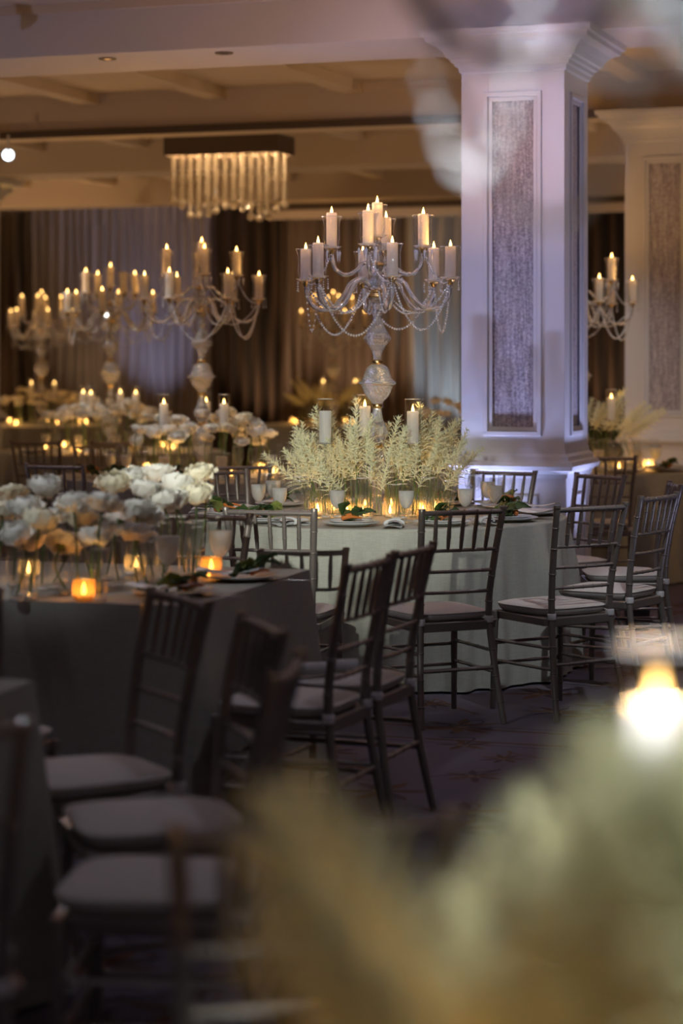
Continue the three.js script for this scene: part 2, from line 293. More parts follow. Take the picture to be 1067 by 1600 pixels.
// ---------------------------------------------------------------- track spots, uplights, downlights
function aimed(o, to) { o.lookAt(to); return o; }
UNSEEN_TRACK_SPOTS.forEach(([what, pos, to, col, cd, deg, pen], i) => {
  const t = thing('track_spot', `white track spotlight out of view, placed to light ${what}`, 'spotlight', 'ceiling track spotlights', pos);
  const head = new THREE.Group(); head.name = 'head'; t.add(head);
  const dir = to.clone().sub(pos).normalize();
  const can = cyl(0.045, 0.045, 0.15, 20, 0, -0.16, 0); can.rotateX(-Math.PI / 2);
  const q = new THREE.Quaternion().setFromUnitVectors(V(0, 0, 1), dir);
  head.quaternion.copy(q);
  const c2 = new THREE.CylinderGeometry(0.05, 0.04, 0.15, 20, 1, true); c2.rotateX(Math.PI / 2); c2.translate(0, 0, -0.085);
  const back = new THREE.CircleGeometry(0.04, 20); back.translate(0, 0, -0.16);
  part('can', merge([c2, back]), M.lampWhite, head);
  const lens = new THREE.CircleGeometry(0.046, 24); lens.translate(0, 0, -0.03); part('lens', lens, col === LAV ? M.lensLav : M.lensCool, head);
  part('stem', cyl(0.008, 0.008, Math.max(0.05, SOFFIT - pos.y), 8), M.lampWhite, t);
  const L = new THREE.SpotLight(col, cd, 0, deg * Math.PI / 180, pen, 2); L.position.copy(pos).addScaledVector(dir, 0.01); L.target.position.copy(to); L.castShadow = true; L.shadow.radius = 2.2; scene.add(L, L.target);
});
// the spot whose glowing face shows on the track of the second beam
{
  const pos = G(aAt(13, 16.36), 16.36, 3.25), to = W(-1.0, 9, 0.8);
  const t = thing('track_spot', 'small white track spotlight glowing under the second beam', 'spotlight', 'ceiling track spotlights', pos);
  const dir = to.clone().sub(pos).normalize(), head = new THREE.Group(); head.name = 'head'; head.quaternion.setFromUnitVectors(V(0, 0, 1), dir); t.add(head);
  const c2 = new THREE.CylinderGeometry(0.05, 0.04, 0.15, 20, 1, true); c2.rotateX(Math.PI / 2); c2.translate(0, 0, -0.085);
  part('can', c2, M.lampWhite, head); const lens = new THREE.CircleGeometry(0.046, 24); lens.translate(0, 0, -0.03); part('lens', lens, M.lensCool, head);
  part('stem', cyl(0.01, 0.01, SOFFIT - 3.25, 8), M.lampWhite, t);
  const L = new THREE.SpotLight(COOL, 6, 0, 0.25, 0.8, 2); L.position.copy(pos).addScaledVector(dir, 0.01); L.target.position.copy(to); L.castShadow = true; scene.add(L, L.target);
}
function uplight(pos, to, col, lensMat, cd, deg, label) {
  const t = thing('unseen_uplight', label, 'uplight', 'unseen floor uplights', pos);
  part('body', cyl(0.07, 0.075, 0.14, 24), M.black, t);
  const lens = new THREE.CircleGeometry(0.06, 24); lens.rotateX(-Math.PI / 2); lens.translate(0, 0.1415, 0); part('lens', lens, lensMat, t);
  const L = new THREE.SpotLight(col, cd, 0, deg * Math.PI / 180, 0.8, 2); L.position.copy(pos).add(V(0, 0.16, 0)); L.target.position.copy(to); L.castShadow = true; L.shadow.radius = 2.5; scene.add(L, L.target);
}
uplight(G(-3.45, 11.8, 0), G(-3.3, 12.1, 3.4), LAV, M.lensLav, 9, 46, 'unseen floor uplight placed to light the square column, facing the astilbe table');  // source unseen; this and the next placed to light column and soffit
uplight(G(-2.45, 12.3, 0), G(-2.6, 12.35, 3.4), LAV, M.lensLav, 9, 46, 'unseen floor uplight placed to light the side of the square column');
uplight(G(aAt(232, 26.0), 26.0, 0), G(aAt(225, 26.6), 26.6, 2.6), MAUVE, M.lensLav, 15, 30, 'black floor uplight at the foot of the pale sheer curtain');
uplight(G(aAt(120, 26.0), 26.0, 0), G(aAt(120, 26.6), 26.6, 3.0), AMBER, M.lensWarm, 4, 34, 'added floor uplight warming the sheer curtain near the grey striped drape');  // added amber lamp, warms the tone of the sheer curtain
uplight(G(aAt(692, 26.2), 26.2, 0), G(aAt(690, 26.7), 26.7, 2.6), new THREE.Color(0.72, 0.88, 1), M.lensCool, 10, 30, 'unseen floor uplight placed to light the bluish white curtain');  // source unseen, placed to light the pale curtain

for (const [a, b, cd, what] of [[aAt(392, 26.1), 26.1, 14, 'brown striped drape'], [aAt(545, 26.1), 26.1, 14, 'brown sheer curtain'], [aAt(948, 26.1), 26.1, 14, 'brown drape between the columns']])
  uplight(G(a, b, 0), G(a, b + 0.35, 2.6), AMBER, M.lensWarm, cd, 38, `added amber fill uplight at the foot of the ${what}`);  // added fill lamps that brighten the brown drapes
for (const [a, b, cd, what] of [[0.9, 14.4, 19, 'under the front bay beyond the square column'], [-12.6, 14.7, 23, 'under the front bay near the side wall'], [-1.6, 18.6, 16, 'under the chandelier bay beyond the columns'], [-13.2, 18.6, 16, 'under the chandelier bay near the side wall'], [-13.5, 22.5, 20, 'in the far corner bay'], [-1.5, 22.5, 20, 'in the far bay beyond the columns']])
  uplight(G(a, b, 0), G(a - (a > -6 ? 1.5 : -1.5), b, 3.7), AMBER, M.lensWarm, cd, 72, `unseen amber floor uplight placed to light the coffered ceiling ${what}`);  // out of view, placed to give the coffers their warm light

for (const [a, b, cd, what] of [[-0.2, 9.6, 9, 'in the aisle beside the square column'], [-7.6, 9.4, 10, 'in the aisle before the second candelabrum table']])
  uplight(G(a, b, 0), G(a + (a > -4 ? -0.8 : 0.6), b + 1.2, 3.7), MAUVE, M.lensLav, cd, 66, `unseen lavender floor uplight placed to light the front beam ${what}`);  // out of view, placed to light the beam face lavender

FILL_DOWNLIGHTS.forEach(([a, b, cd]) => {
  const t = thing('downlight', 'added fill downlight out of view in the coffered ceiling', 'downlight', 'recessed ceiling downlights', G(a, b, CEIL));
  part('trim_ring', lathe([[0.05, 0], [0.05, -0.006], [0.075, -0.006], [0.078, 0]], 24), M.lampWhite, t);
  const lens = new THREE.CircleGeometry(0.05, 20); lens.rotateX(Math.PI / 2); lens.translate(0, -0.004, 0); part('lens', lens, M.lensLav, t);
  const L = new THREE.SpotLight(new THREE.Color(0.76, 0.74, 0.95), cd, 0, 1.2, 0.9, 2); L.position.copy(G(a, b, CEIL - 0.02)); L.target.position.copy(G(a, b, 0)); L.castShadow = true; L.shadow.radius = 5; scene.add(L, L.target);
});
for (const [px, lit] of [[168, 1], [350, 0]]) {   // two in the soffit of the first beam
  const t = thing('downlight', lit ? 'amber recessed downlight in the underside of the front beam' : 'unlit recessed downlight in the underside of the front beam', 'downlight', 'recessed ceiling downlights', G(aAt(px, 12.4), 12.4, SOFFIT));
  part('trim_ring', lathe([[0.03, 0.0], [0.03, -0.008], [0.055, -0.008], [0.058, 0]], 24), M.bronze, t);
  const lens = new THREE.CircleGeometry(0.03, 20); lens.rotateX(Math.PI / 2); lens.translate(0, -0.004, 0); part('lens', lens, lit ? M.lensWarm : M.black, t);
  if (lit) { const L = new THREE.SpotLight(WARM, 2, 0, 1.0, 0.9, 2); L.position.copy(t.position).add(V(0, -0.012, 0)); L.target.position.copy(t.position).add(V(0, -2, 0)); L.castShadow = true; scene.add(L, L.target); }
}

// ---------------------------------------------------------------- crystal chandeliers
function chandelier(a, b, label) {
  const t = thing('crystal_chandelier', label, 'chandelier', 'crystal chandeliers', G(a, b, 0), -ROT);
  const w = 1.12, dp = 0.42, y0 = 3.4, y1 = 3.57, th = 0.012, r = rng(12);
  for (const s of [-1, 1]) { part('side_panel', box(w, y1 - y0, th, 0, (y0 + y1) / 2, s * dp / 2, 0.003), M.bronze, t); part('side_panel', box(th, y1 - y0, dp - th, s * (w / 2 - th / 2), (y0 + y1) / 2, 0, 0.003), M.bronze, t); }
  part('top_plate', box(w - 0.02, 0.012, dp - 0.02, 0, y1 - 0.006, 0), M.lampWhite, t);
  for (const s of [-1, 1]) part('hanger', cyl(0.012, 0.012, CEIL - y1, 10, s * 0.3, y1, 0), M.bronze, t);
  const bead = flat(new THREE.IcosahedronGeometry(0.0225, 1)), drop = flat(new THREE.IcosahedronGeometry(0.036, 1));
  const n = 13;
  for (let i = 0; i < n; i++) for (let j = 0; j < 2; j++) {
    const x = -w / 2 + 0.05 + (w - 0.1) * (i / (n - 1)) + (j ? 0.022 : -0.012) + (r() - 0.5) * 0.01, z = j ? 0.15 : -0.13, len = 0.36 + 0.17 * r(), list = [];
    let y = y1 - 0.08;
    for (; y > y0 - len; y -= 0.04) { const g = bead.clone(); g.rotateY(r() * 3); g.translate(x + (r() - 0.5) * 0.004, y, z); list.push(g); }
    const g = drop.clone(); g.translate(x, y - 0.02, z); list.push(g);
    part('crystal_strand', merge(list), M.chCrystal, t);
  }
  for (const s of [-0.36, 0, 0.36]) {
    const bulb = new THREE.SphereGeometry(0.022, 12, 8); bulb.translate(s, y1 - 0.06, 0.07); part('bulb', bulb, M.bulb, t);
    const L = new THREE.PointLight(new THREE.Color(1, 0.62, 0.31), 2.2, 0, 2); L.position.set(s, y1 - 0.06, 0.07); L.castShadow = true; t.add(L);
  }
  return t;
}
M.bulb = std({ color: 0x000000, emissive: lin(1, 0.62, 0.25), emissiveIntensity: 22 });
M.chCrystal = phy({ color: lin(0.95, 0.88, 0.74), roughness: 0.06, transmission: 0.78, thickness: 0.02, ior: 1.6 });
chandelier(aAt(358, 18.5), 18.5, 'rectangular crystal strand chandelier hanging in front of the brown drape');
chandelier(1.6, 14.7, 'unseen crystal strand chandelier placed to light the bay beyond the square column');  // this and those below: out of view, placed to warm the bay ceilings
chandelier(-14.2, 14.7, 'unseen crystal strand chandelier placed to light the far side bay by the wall');
chandelier(-13.2, 22.4, 'unseen crystal strand chandelier placed to light the far corner of the room');

// ================================================================ CANDLES
const flameGeo = (() => { const p = []; const H = 0.044, Rm = 0.0078; for (let i = 0; i <= 10; i++) { const t = i / 10; p.push([Rm * Math.pow(Math.sin(Math.PI * Math.pow(t, 0.62)), 0.9) * (1 - 0.25 * t) + 1e-4, t * H]); } return lathe(p, 12); })();
const waxGeos = new Map();
function waxGeo(r, h) {   // a pillar with a melted well at the top
  const key = `${r}|${h}`; if (waxGeos.has(key)) return waxGeos.get(key);
  const well = 0.016;
  const g = lathe([[0, 0], [r * 0.96, 0], [r, 0.003], [r, h - 0.004], [r - 0.002, h - 0.0008], [r - 0.004, h], [r - 0.0062, h - 0.003], [r - 0.009, h - well * 0.7], [r - 0.014, h - well], [0, h - well]], 28); waxGeos.set(key, g); return g;
}
const wickGeo = cyl(0.0012, 0.0009, 0.014, 6);
// builds a pillar candle with its foot at the origin; power = candela of its own light, 0 when a neighbour's light stands for a cluster
function makeCandle(name, label, group, pos, r, h, mat, lit = true, power = 0.05, flameScale = 1) {
  const t = thing(name, label, 'candle', group, pos);
  part('wax', waxGeo(r, h), mat, t);
  const wk = part('wick', wickGeo, M.wick, t); wk.position.y = h - 0.016;
  if (lit) {
    const f = part('flame', flameGeo, M.flame, t); f.position.set(0, h - 0.010, 0); f.scale.set(flameScale, flameScale, flameScale); f.castShadow = false;
    if (power > 0) { const L = new THREE.PointLight(FLAME, power, 0, 2); L.position.set(0, h - 0.003, 0); L.shadow.radius = 0.2; L.castShadow = true; t.add(L); }
  }
  return t;
}

// ================================================================ THE CRYSTAL CANDELABRUM (foot at table height 0)
const beadGeo = flat(new THREE.IcosahedronGeometry(0.0062, 0)), smallBead = flat(new THREE.OctahedronGeometry(0.0045, 0));
function chain(p0, p1, sag, size = 1, gap = 0) {   // beads along a hanging curve
  const mid = p0.clone().add(p1).multiplyScalar(0.5); mid.y = Math.min(p0.y, p1.y) - sag * 2 + Math.abs(p0.y - p1.y) / 2;
  const c = new THREE.CatmullRomCurve3(Array.from({ length: 13 }, (_, i) => { const t = i / 12; const a = p0.clone().lerp(p1, t); a.y -= sag * (1 - Math.pow(2 * t - 1, 2)); return a; }));
  const len = c.getLength(), n = Math.max(4, Math.round(len / (gap || 0.0128 * size))), list = gap ? [sweep(c.getPoints(24), 0.0004, 4)] : [];
  for (let i = 0; i <= n; i++) { const p = c.getPointAt(i / n); const g = beadGeo.clone(); g.scale(size, size, size); g.rotateY(i * 1.3); g.rotateX(i * 0.7); g.translate(p.x, p.y, p.z); list.push(g); }
  return merge(list);
}
function diamondLathe(profile, seg, rows, cut, n, twist) {   // lathed glass whose skin is cut into a lattice of lozenges
  const curve = new THREE.CatmullRomCurve3(profile.map(([r, y]) => V(r, y, 0)));
  return grid(seg, rows, (u, v) => { const p = curve.getPoint(v), a = u * Math.PI * 2; const s = Math.abs(Math.sin((a * n + v * twist) / 2)) , q = Math.abs(Math.sin((a * n - v * twist) / 2)); const r = Math.max(1e-4, p.x - cut * (1 - Math.min(s, q)) * Math.min(1, p.x / 0.03)); return [Math.cos(a) * r, p.y, -Math.sin(a) * r]; }, true);
}
const prismGeo = (() => { const g = new THREE.ConeGeometry(0.008, 0.05, 6); g.rotateX(Math.PI); const k = new THREE.ConeGeometry(0.008, 0.014, 6); k.translate(0, 0.032, 0); const q = flat(merge([g, k])); q.translate(0, -0.045, 0); return q; })();
const shadeGeo = (() => lathe([[0.012, 0], [0.03, 0.002], [0.037, 0.012], [0.041, 0.04], [0.0395, 0.075], [0.0385, 0.1], [0.043, 0.13], [0.052, 0.152], [0.0515, 0.153]], 28))();
const shadeRimGlints = (() => { const rim = new THREE.TorusGeometry(0.0518, 0.0013, 6, 28); rim.rotateX(Math.PI / 2); rim.translate(0, 0.153, 0); const list = [rim], prof = [[0.037, 0.012], [0.041, 0.04], [0.0395, 0.075], [0.0385, 0.1], [0.043, 0.13], [0.052, 0.152]];
  for (let k = 0; k < 2; k++) { const a = k * Math.PI + 0.2; list.push(sweep(prof.map(([r, y]) => V(Math.cos(a) * r, y, Math.sin(a) * r)), 0.0007, 4)); } return merge(list); })();  // side lines added in milky crystal, imitating bright edges of the glass
const bobecheGeo = (() => grid(36, 6, (u, v) => { const a = u * Math.PI * 2; const r = 0.016 + v * 0.036 + (v > 0.9 ? 0.003 * Math.cos(a * 9) : 0); return [Math.cos(a) * r, 0.004 + 0.016 * v * v, -Math.sin(a) * r]; }, true))();
const cupGeo = lathe([[0.004, -0.03], [0.009, -0.026], [0.006, -0.018], [0.012, -0.012], [0.016, 0], [0.021, 0.006], [0.024, 0.024], [0.026, 0.026]], 20);
const candleSpots = [];   // where candles stand, in the candelabrum's own axes: [x, y, z, height]
function makeCandelabrum(label) {
  const t = thing('crystal_candelabrum', label, 'candelabrum', 'crystal candelabra on the tables');
  part('foot', diamondLathe([[0.10, 0], [0.105, 0.008], [0.098, 0.02], [0.06, 0.045], [0.03, 0.075], [0.024, 0.1]], 48, 12, 0.004, 12, 0), M.crystal, t);
  part('lower_bulb', diamondLathe([[0.024, 0.1], [0.05, 0.14], [0.072, 0.19], [0.076, 0.22], [0.06, 0.27], [0.034, 0.31], [0.024, 0.335]], 72, 24, 0.005, 16, 30), M.crystal, t);
  const collar = lathe([[0.02, -0.012], [0.03, -0.008], [0.024, 0], [0.03, 0.008], [0.02, 0.012]], 24);
  for (const y of [0.345, 0.545, 0.765]) { const c = part('gold_collar', collar, M.gold, t); c.position.y = y; }
  part('flared_stem', diamondLathe([[0.024, 0.355], [0.05, 0.40], [0.056, 0.42], [0.036, 0.46], [0.026, 0.5], [0.022, 0.535]], 40, 14, 0.004, 10, 0), M.crystal, t);
  part('cut_bulb', merge([diamondLathe([[0.022, 0.55], [0.035, 0.57], [0.058, 0.595], [0.074, 0.63], [0.08, 0.648]], 96, 18, 0.0055, 18, 26), diamondLathe([[0.08, 0.648], [0.094, 0.656], [0.095, 0.664], [0.082, 0.672]], 64, 6, 0.001, 16, 0), diamondLathe([[0.082, 0.672], [0.072, 0.69], [0.064, 0.715], [0.05, 0.742], [0.022, 0.757]], 96, 16, 0.0055, 18, 40)]), M.crystal, t);
  part('spindle', diamondLathe([[0.021, 0.775], [0.022, 0.80], [0.036, 0.835], [0.062, 0.872], [0.073, 0.885], [0.062, 0.9], [0.04, 0.94], [0.025, 0.975], [0.022, 1.0]], 48, 22, 0.004, 12, 0), M.crystal, t);
  part('upper_stem', diamondLathe([[0.022, 1.0], [0.03, 1.01], [0.02, 1.03], [0.03, 1.045], [0.022, 1.06], [0.042, 1.08], [0.046, 1.09]], 36, 16, 0.003, 12, 0), M.crystal, t);
  part('receiver_plate', lathe([[0.01, 1.085], [0.05, 1.09], [0.054, 1.1], [0.046, 1.104], [0.04, 1.112], [0.05, 1.118], [0.048, 1.126], [0.02, 1.13]], 28), M.gold, t);
  part('centre_column', diamondLathe([[0.02, 1.128], [0.045, 1.14], [0.05, 1.165], [0.03, 1.19], [0.022, 1.22], [0.034, 1.245], [0.03, 1.28], [0.02, 1.32], [0.024, 1.36], [0.014, 1.385]], 40, 26, 0.003, 12, 6), M.crystal, t);
  part('upper_plate', lathe([[0.01, 1.245], [0.04, 1.25], [0.043, 1.258], [0.03, 1.264], [0.01, 1.268]], 24), M.gold, t);
  candleSpots.length = 0;
  const tips = [];
  const rope = (tt, a) => 0.0105 + 0.0018 * Math.cos(3 * a + tt * 40);
  const station = (x, y, z) => {
    const s1 = part('bobeche', bobecheGeo, M.crystal, t); s1.position.set(x, y - 0.02, z);
    const c1 = part('candle_cup', cupGeo, M.gold, t); c1.position.set(x, y - 0.026, z);
    const g1 = part('glass_shade', shadeGeo, M.pane, t); g1.position.set(x, y - 0.002, z); part('rim', shadeRimGlints, M.bead, g1);
  };
  for (let i = 0; i < 6; i++) {
    const a = (20 + 60 * i) * Math.PI / 180, cx = Math.cos(a), sz = Math.sin(a), R = 0.385, top = 1.19;
    const pt = (r, y) => V(cx * r, y, sz * r);
    const pts = new THREE.CatmullRomCurve3([pt(0.04, 1.15), pt(0.09, 1.185), pt(0.14, 1.165), pt(0.19, 1.09), pt(0.25, 1.035), pt(0.32, 1.035), pt(0.37, 1.085), pt(R, 1.155)]).getPoints(26);
    part('arm', sweep(pts, rope, 9), M.crystal, t);
    station(cx * R, top, sz * R); candleSpots.push([cx * R, top, sz * R, 0.158]); tips.push(pt(R, 1.165));
  }
  for (let i = 0; i < 4; i++) {
    const a = (12 + 90 * i) * Math.PI / 180, cx = Math.cos(a), sz = Math.sin(a), R = 0.235, top = 1.35;
    const pt = (r, y) => V(cx * r, y, sz * r);
    const pts = new THREE.CatmullRomCurve3([pt(0.03, 1.255), pt(0.07, 1.265), pt(0.11, 1.225), pt(0.165, 1.205), pt(0.215, 1.235), pt(R, 1.315)]).getPoints(20);
    part('arm', sweep(pts, rope, 9), M.crystal, t);
    station(cx * R, top, sz * R); candleSpots.push([cx * R, top, sz * R, 0.165]);
    for (let k = 0; k < 5; k++) { const b = a + k * 1.256; const p = part('prism', prismGeo, M.bead, t); p.position.set(cx * R + Math.cos(b) * 0.045, top - 0.012, sz * R + Math.sin(b) * 0.045); }
    const low = tips[i === 0 ? 0 : i === 1 ? 1 : i === 2 ? 3 : 4];
    part('bead_chain', chain(pt(R, 1.325), low, 0.06), M.bead, t);
  }
  station(0, 1.405, 0); candleSpots.push([0, 1.405, 0, 0.165]);
  const sags = [0.24, 0.27, 0.245, 0.26, 0.23, 0.25];
  for (let i = 0; i < 6; i++) {
    part('bead_chain', chain(tips[i], tips[(i + 1) % 6], sags[i], i === 2 ? 0.9 : 1.1, i === 2 ? 0.036 : 0), M.bead, t);
    const a = (20 + 60 * i) * Math.PI / 180;
    part('bead_chain', chain(tips[i], V(Math.cos(a) * 0.05, 1.12, Math.sin(a) * 0.05), 0.13), M.bead, t);
    for (let k = 0; k < 5; k++) {   // short bead drops round each lower bobeche
      const b = a + k * 1.256 + 0.3, list = [];
      for (let q = 0; q < 5; q++) { const g = (q === 4 ? beadGeo : smallBead).clone(); g.translate(tips[i].x + Math.cos(b) * 0.05, 1.172 - q * 0.011, tips[i].z + Math.sin(b) * 0.05); list.push(g); }
      part('bead_drop', merge(list), M.bead, t);
    }
  }
  return t;
}
const TABLE_H = 0.762;
const candelabrum0 = makeCandelabrum('x');
const spots0 = candleSpots.map(s => s.slice());
let firstCandelabrum = true;
function placeCandelabrum(x, d, turn, label, where, power, skip = []) {
  const o = firstCandelabrum ? candelabrum0 : copy(candelabrum0, label); firstCandelabrum = false; o.userData.label = label;
  o.position.set(x, TABLE_H, -d); o.rotation.y = turn;
  spots0.forEach(([sx, sy, sz, h], i) => {
    const p = V(sx, sy, sz).applyAxisAngle(UPV, turn).add(o.position); p.y -= 0.001;
    const own = power === 'each' ? 0.5 : (i === 0 || i === 3 || i === 7 || i === 10) ? power : 0;
    makeCandle('pillar_candle', `lit ivory pillar candle on ${where}`, `candles of ${where}`, p, 0.027, h + (i % 3) * 0.006 - 0.006, M.wax, !skip.includes(i), own);
  });
  return o;
}

// ================================================================ CHAIRS (origin at the floor under the seat, facing -z)
function bambooRing(p, r, dir) { const g = new THREE.TorusGeometry(r, r * 0.22, 6, 12); g.applyQuaternion(new THREE.Quaternion().setFromUnitVectors(V(0, 0, 1), dir)); g.translate(p.x, p.y, p.z); return g; }
function bamboo(points, r, nodes, seg = 10) {   // a turned pole with bamboo joints
  const c = new THREE.CatmullRomCurve3(points, false, 'catmullrom', 0.3), list = [sweep(c.getPoints(points.length > 2 ? 18 : 6), r, seg)];
  for (const n of nodes) { const p = c.getPointAt(n), d = c.getTangentAt(n); list.push(bambooRing(p, typeof r === 'number' ? r : r(n, 0), d)); }
  return merge(list);
}
function makeChair() {
  const t = thing('ballroom_chair', 'x', 'chair');
  const C = M.chair;
  for (const s of [-1, 1]) {
    // back post: splayed foot, joint at the seat, then outward and backward to the top
    const pts = [V(s * 0.196, 0, 0.262), V(s * 0.180, 0.2, 0.222), V(s * 0.163, 0.43, 0.188), V(s * 0.165, 0.56, 0.192), V(s * 0.178, 0.74, 0.222), V(s * 0.193, 0.915, 0.262)];
    part('back_post', merge([bamboo(pts, u => u < 0.47 ? 0.0135 + 0.003 * u : 0.0155 - 0.002 * (u - 0.47), [0.1, 0.22, 0.34, 0.56, 0.68, 0.8, 0.9]), cyl(0.0165, 0.0155, 0.012, 12, s * 0.1932, 0.909, 0.262)]), C, t);
    part('leg', bamboo([V(s * 0.192, 0, -0.185), V(s * 0.186, 0.43, -0.172)], u => 0.012 + 0.004 * u, [0.2, 0.45, 0.7, 0.92]), C, t);
    for (const y of [0.215, 0.305]) part('stretcher', bamboo([V(s * 0.189, y, -0.178), V(s * (0.180 - 0.05 * (y - 0.2)), y, 0.220 - 0.15 * (y - 0.2))], 0.0075, [0.15, 0.38, 0.62, 0.85], 8), C, t);
  }
  for (const y of [0.2, 0.29]) part('stretcher', bamboo([V(-0.188, y, -0.18), V(0.188, y, -0.18)], 0.0075, [0.15, 0.38, 0.62, 0.85], 8), C, t);
  part('stretcher', bamboo([V(-0.179, 0.235, 0.216), V(0.179, 0.235, 0.216)], 0.0085, [0.25, 0.5, 0.75], 8), C, t);
  const fr = []; const y0 = 0.405;
  fr.push(box(0.40, 0.035, 0.03, 0, y0 + 0.012, -0.178, 0.006), box(0.335, 0.04, 0.028, 0, y0 + 0.01, 0.186, 0.006));
  for (const s of [-1, 1]) { const g = box(0.03, 0.035, 0.36, 0, 0, 0, 0.006); g.rotateY(s * 0.055); g.translate(s * 0.176, y0 + 0.012, 0.005); fr.push(g); }
  fr.push(box(0.34, 0.012, 0.34, 0, y0 + 0.026, 0));
  part('seat_frame', merge(fr), C, t);
  // cushion: a rounded square pad with a domed top
  const pad = grid(48, 16, (u, v) => {
    const a = u * Math.PI * 2, c = Math.cos(a), s = Math.sin(a), e = 0.42; const sx = Math.sign(c) * Math.pow(Math.abs(c), e), sz = Math.sign(s) * Math.pow(Math.abs(s), e);
    const prof = v < 0.45 ? [v / 0.45 * 0.93, 0.0] : v < 0.7 ? [0.93 + 0.07 * Math.sin((v - 0.45) / 0.25 * Math.PI / 2), 0.03 * (v - 0.45) / 0.25] : [Math.cos((v - 0.7) / 0.3 * Math.PI / 2), 0.03 + 0.022 * Math.sin((v - 0.7) / 0.3 * Math.PI / 2)];
    const taper = 1 - 0.07 * (sz + 1) / 2; return [sx * 0.2 * prof[0] * taper, 0.438 + prof[1], sz * 0.192 * prof[0] - 0.004, sx * prof[0] * 0.2, sz * prof[0] * 0.2];
  }, true);
  const cu = part('cushion', pad, M.cushion, t, 'ivory seat cushion with piping');
  const pip = []; for (let i = 0; i <= 64; i++) { const a = i / 64 * Math.PI * 2, c = Math.cos(a), s = Math.sin(a), sx = Math.sign(c) * Math.pow(Math.abs(c), 0.42), sz = Math.sign(s) * Math.pow(Math.abs(s), 0.42); pip.push(V(sx * 0.2005 * (1 - 0.07 * (sz + 1) / 2), 0.469, sz * 0.1925 - 0.004)); }
  part('piping', sweep(pip, 0.0028, 5, false), M.cushion, cu);
  for (const s of [-1, 1]) { const g = lathe([[0.0165, 0.425], [0.0195, 0.427], [0.02, 0.445], [0.0185, 0.452], [0.0165, 0.453]], 14); g.translate(s * 0.163, 0, 0.189); part('strap', g, M.strap, cu); }
  // back: top rail, three cross rails with turned beads, five spindles
  const yb = y => { const k = (y - 0.56) / 0.355; return { x: 0.165 + 0.028 * Math.max(0, k), z: 0.192 + 0.07 * Math.max(0, k) }; };
  const bow = 0.012;
  const railPts = (y, w) => { const q = yb(y); return [V(-q.x, y, q.z), V(-q.x * 0.5, y, q.z + bow * 0.75), V(0, y, q.z + bow), V(q.x * 0.5, y, q.z + bow * 0.75), V(q.x, y, q.z)]; };
  part('top_rail', bamboo(railPts(0.9), 0.0115, [0.167, 0.333, 0.5, 0.667, 0.833]), C, t);
  for (const y of [0.74, 0.65, 0.56]) part('cross_rail', bamboo(railPts(y), 0.0075, [0.167, 0.333, 0.5, 0.667, 0.833], 8), C, t);
  for (let i = 1; i <= 5; i++) {
    const u = i / 6 * 2 - 1, a = yb(0.74), b = yb(0.9), z = q => q.z + bow * (1 - u * u);
    part('spindle', bamboo([V(u * a.x, 0.74, z(a)), V(u * b.x, 0.9, z(b))], k => 0.0052 + 0.0045 * Math.sin(Math.PI * (0.12 + 0.8 * k)), [0.34, 0.66], 8), C, t);
  }
  return t;
}
const chair0 = makeChair(); let chairUsed = false;
function chairAt(x, d, fx, fd, label, group) {
  const c = chairUsed ? copy(chair0) : chair0; chairUsed = true;
  c.userData.label = label; c.userData.group = group; c.position.set(x, 0, -d); c.rotation.y = Math.atan2(-fx, fd); return c;
}
const T = { front: [0.42, 1.70], main: [0.18, 10.95], second: [-0.94, 14.64], third: [-1.97, 18.56], fourth: [-3.57, 26.3 * 0.985], right: [1.70, 15.6], far: [-0.1, 26.0], side: [1.02, 20.4] };
const gm = 'silver grey ballroom chairs round the astilbe table';
chairAt(0.40, 9.36, -0.42, 0.91, 'grey ballroom chair drawn up to the pale lit side of the astilbe table', gm);
chairAt(0.93, 9.57, -0.56, 0.83, 'grey ballroom chair with a shadow pattern on its cushion, beside the side-on chairs', gm);
chairAt(1.19, 11.66, -0.82, -0.57, 'grey ballroom chair between the astilbe table and the square column corner', gm);
chairAt(0.78, 11.99, -0.5, -0.866, 'grey ballroom chair with its back against the square column pedestal', gm);
chairAt(1.25, 10.2, -0.83, 0.55, 'grey ballroom chair seen side-on at the astilbe table, beside another side-on chair', gm);
chairAt(1.42, 10.97, -1, 0.0, 'grey ballroom chair seen edge-on behind the side-on chair at the astilbe table', gm);
chairAt(-0.235, 9.36, 0.25, 0.97, 'grey ballroom chair between the rose table and the astilbe table, before salad plates', gm);
chairAt(-0.55, 11.99, 0.57, -0.82, 'grey ballroom chair behind the water goblets, facing out from the white roses', gm);
chairAt(-0.66, 13.1, -0.2, 0.98, 'grey ballroom chair in front of the white flowers of the second candelabrum', 'chairs of the second candelabrum table');
const gl = 'grey ballroom chairs along the rose table';
chairAt(-0.157, 6.9, -0.93, 0.36, 'dark ballroom chair side-on at the corner of the rose table', gl);
chairAt(0.0, 7.36, -0.93, 0.36, 'dark ballroom chair side-on with rolled papers on its cushion', gl);
chairAt(-0.62, 8.58, -0.24, -0.97, 'dark ballroom chair behind the white roses, facing the rose table', gl);
chairAt(-1.06, 6.22, 0.24, 0.97, 'dark ballroom chair in front of the row of bud vases', gl);
const gn = 'blurred grey ballroom chairs by the corner table';
chairAt(-0.665, 5.68, -0.86, -0.45, 'blurred ballroom chair beyond the corner table, below the amber votive', gn);
chairAt(-0.44, 5.12, -0.95, -0.28, 'blurred ballroom chair with glinting top rail behind the front flowers', gn);
chairAt(-0.37, 4.5, -0.98, 0.1, 'blurred ballroom chair whose white cushion has streaks of light', gn);
chairAt(-0.80, 3.98, -0.24, 0.97, 'blurred ballroom chair backed up to the corner table with the napkin', gn);
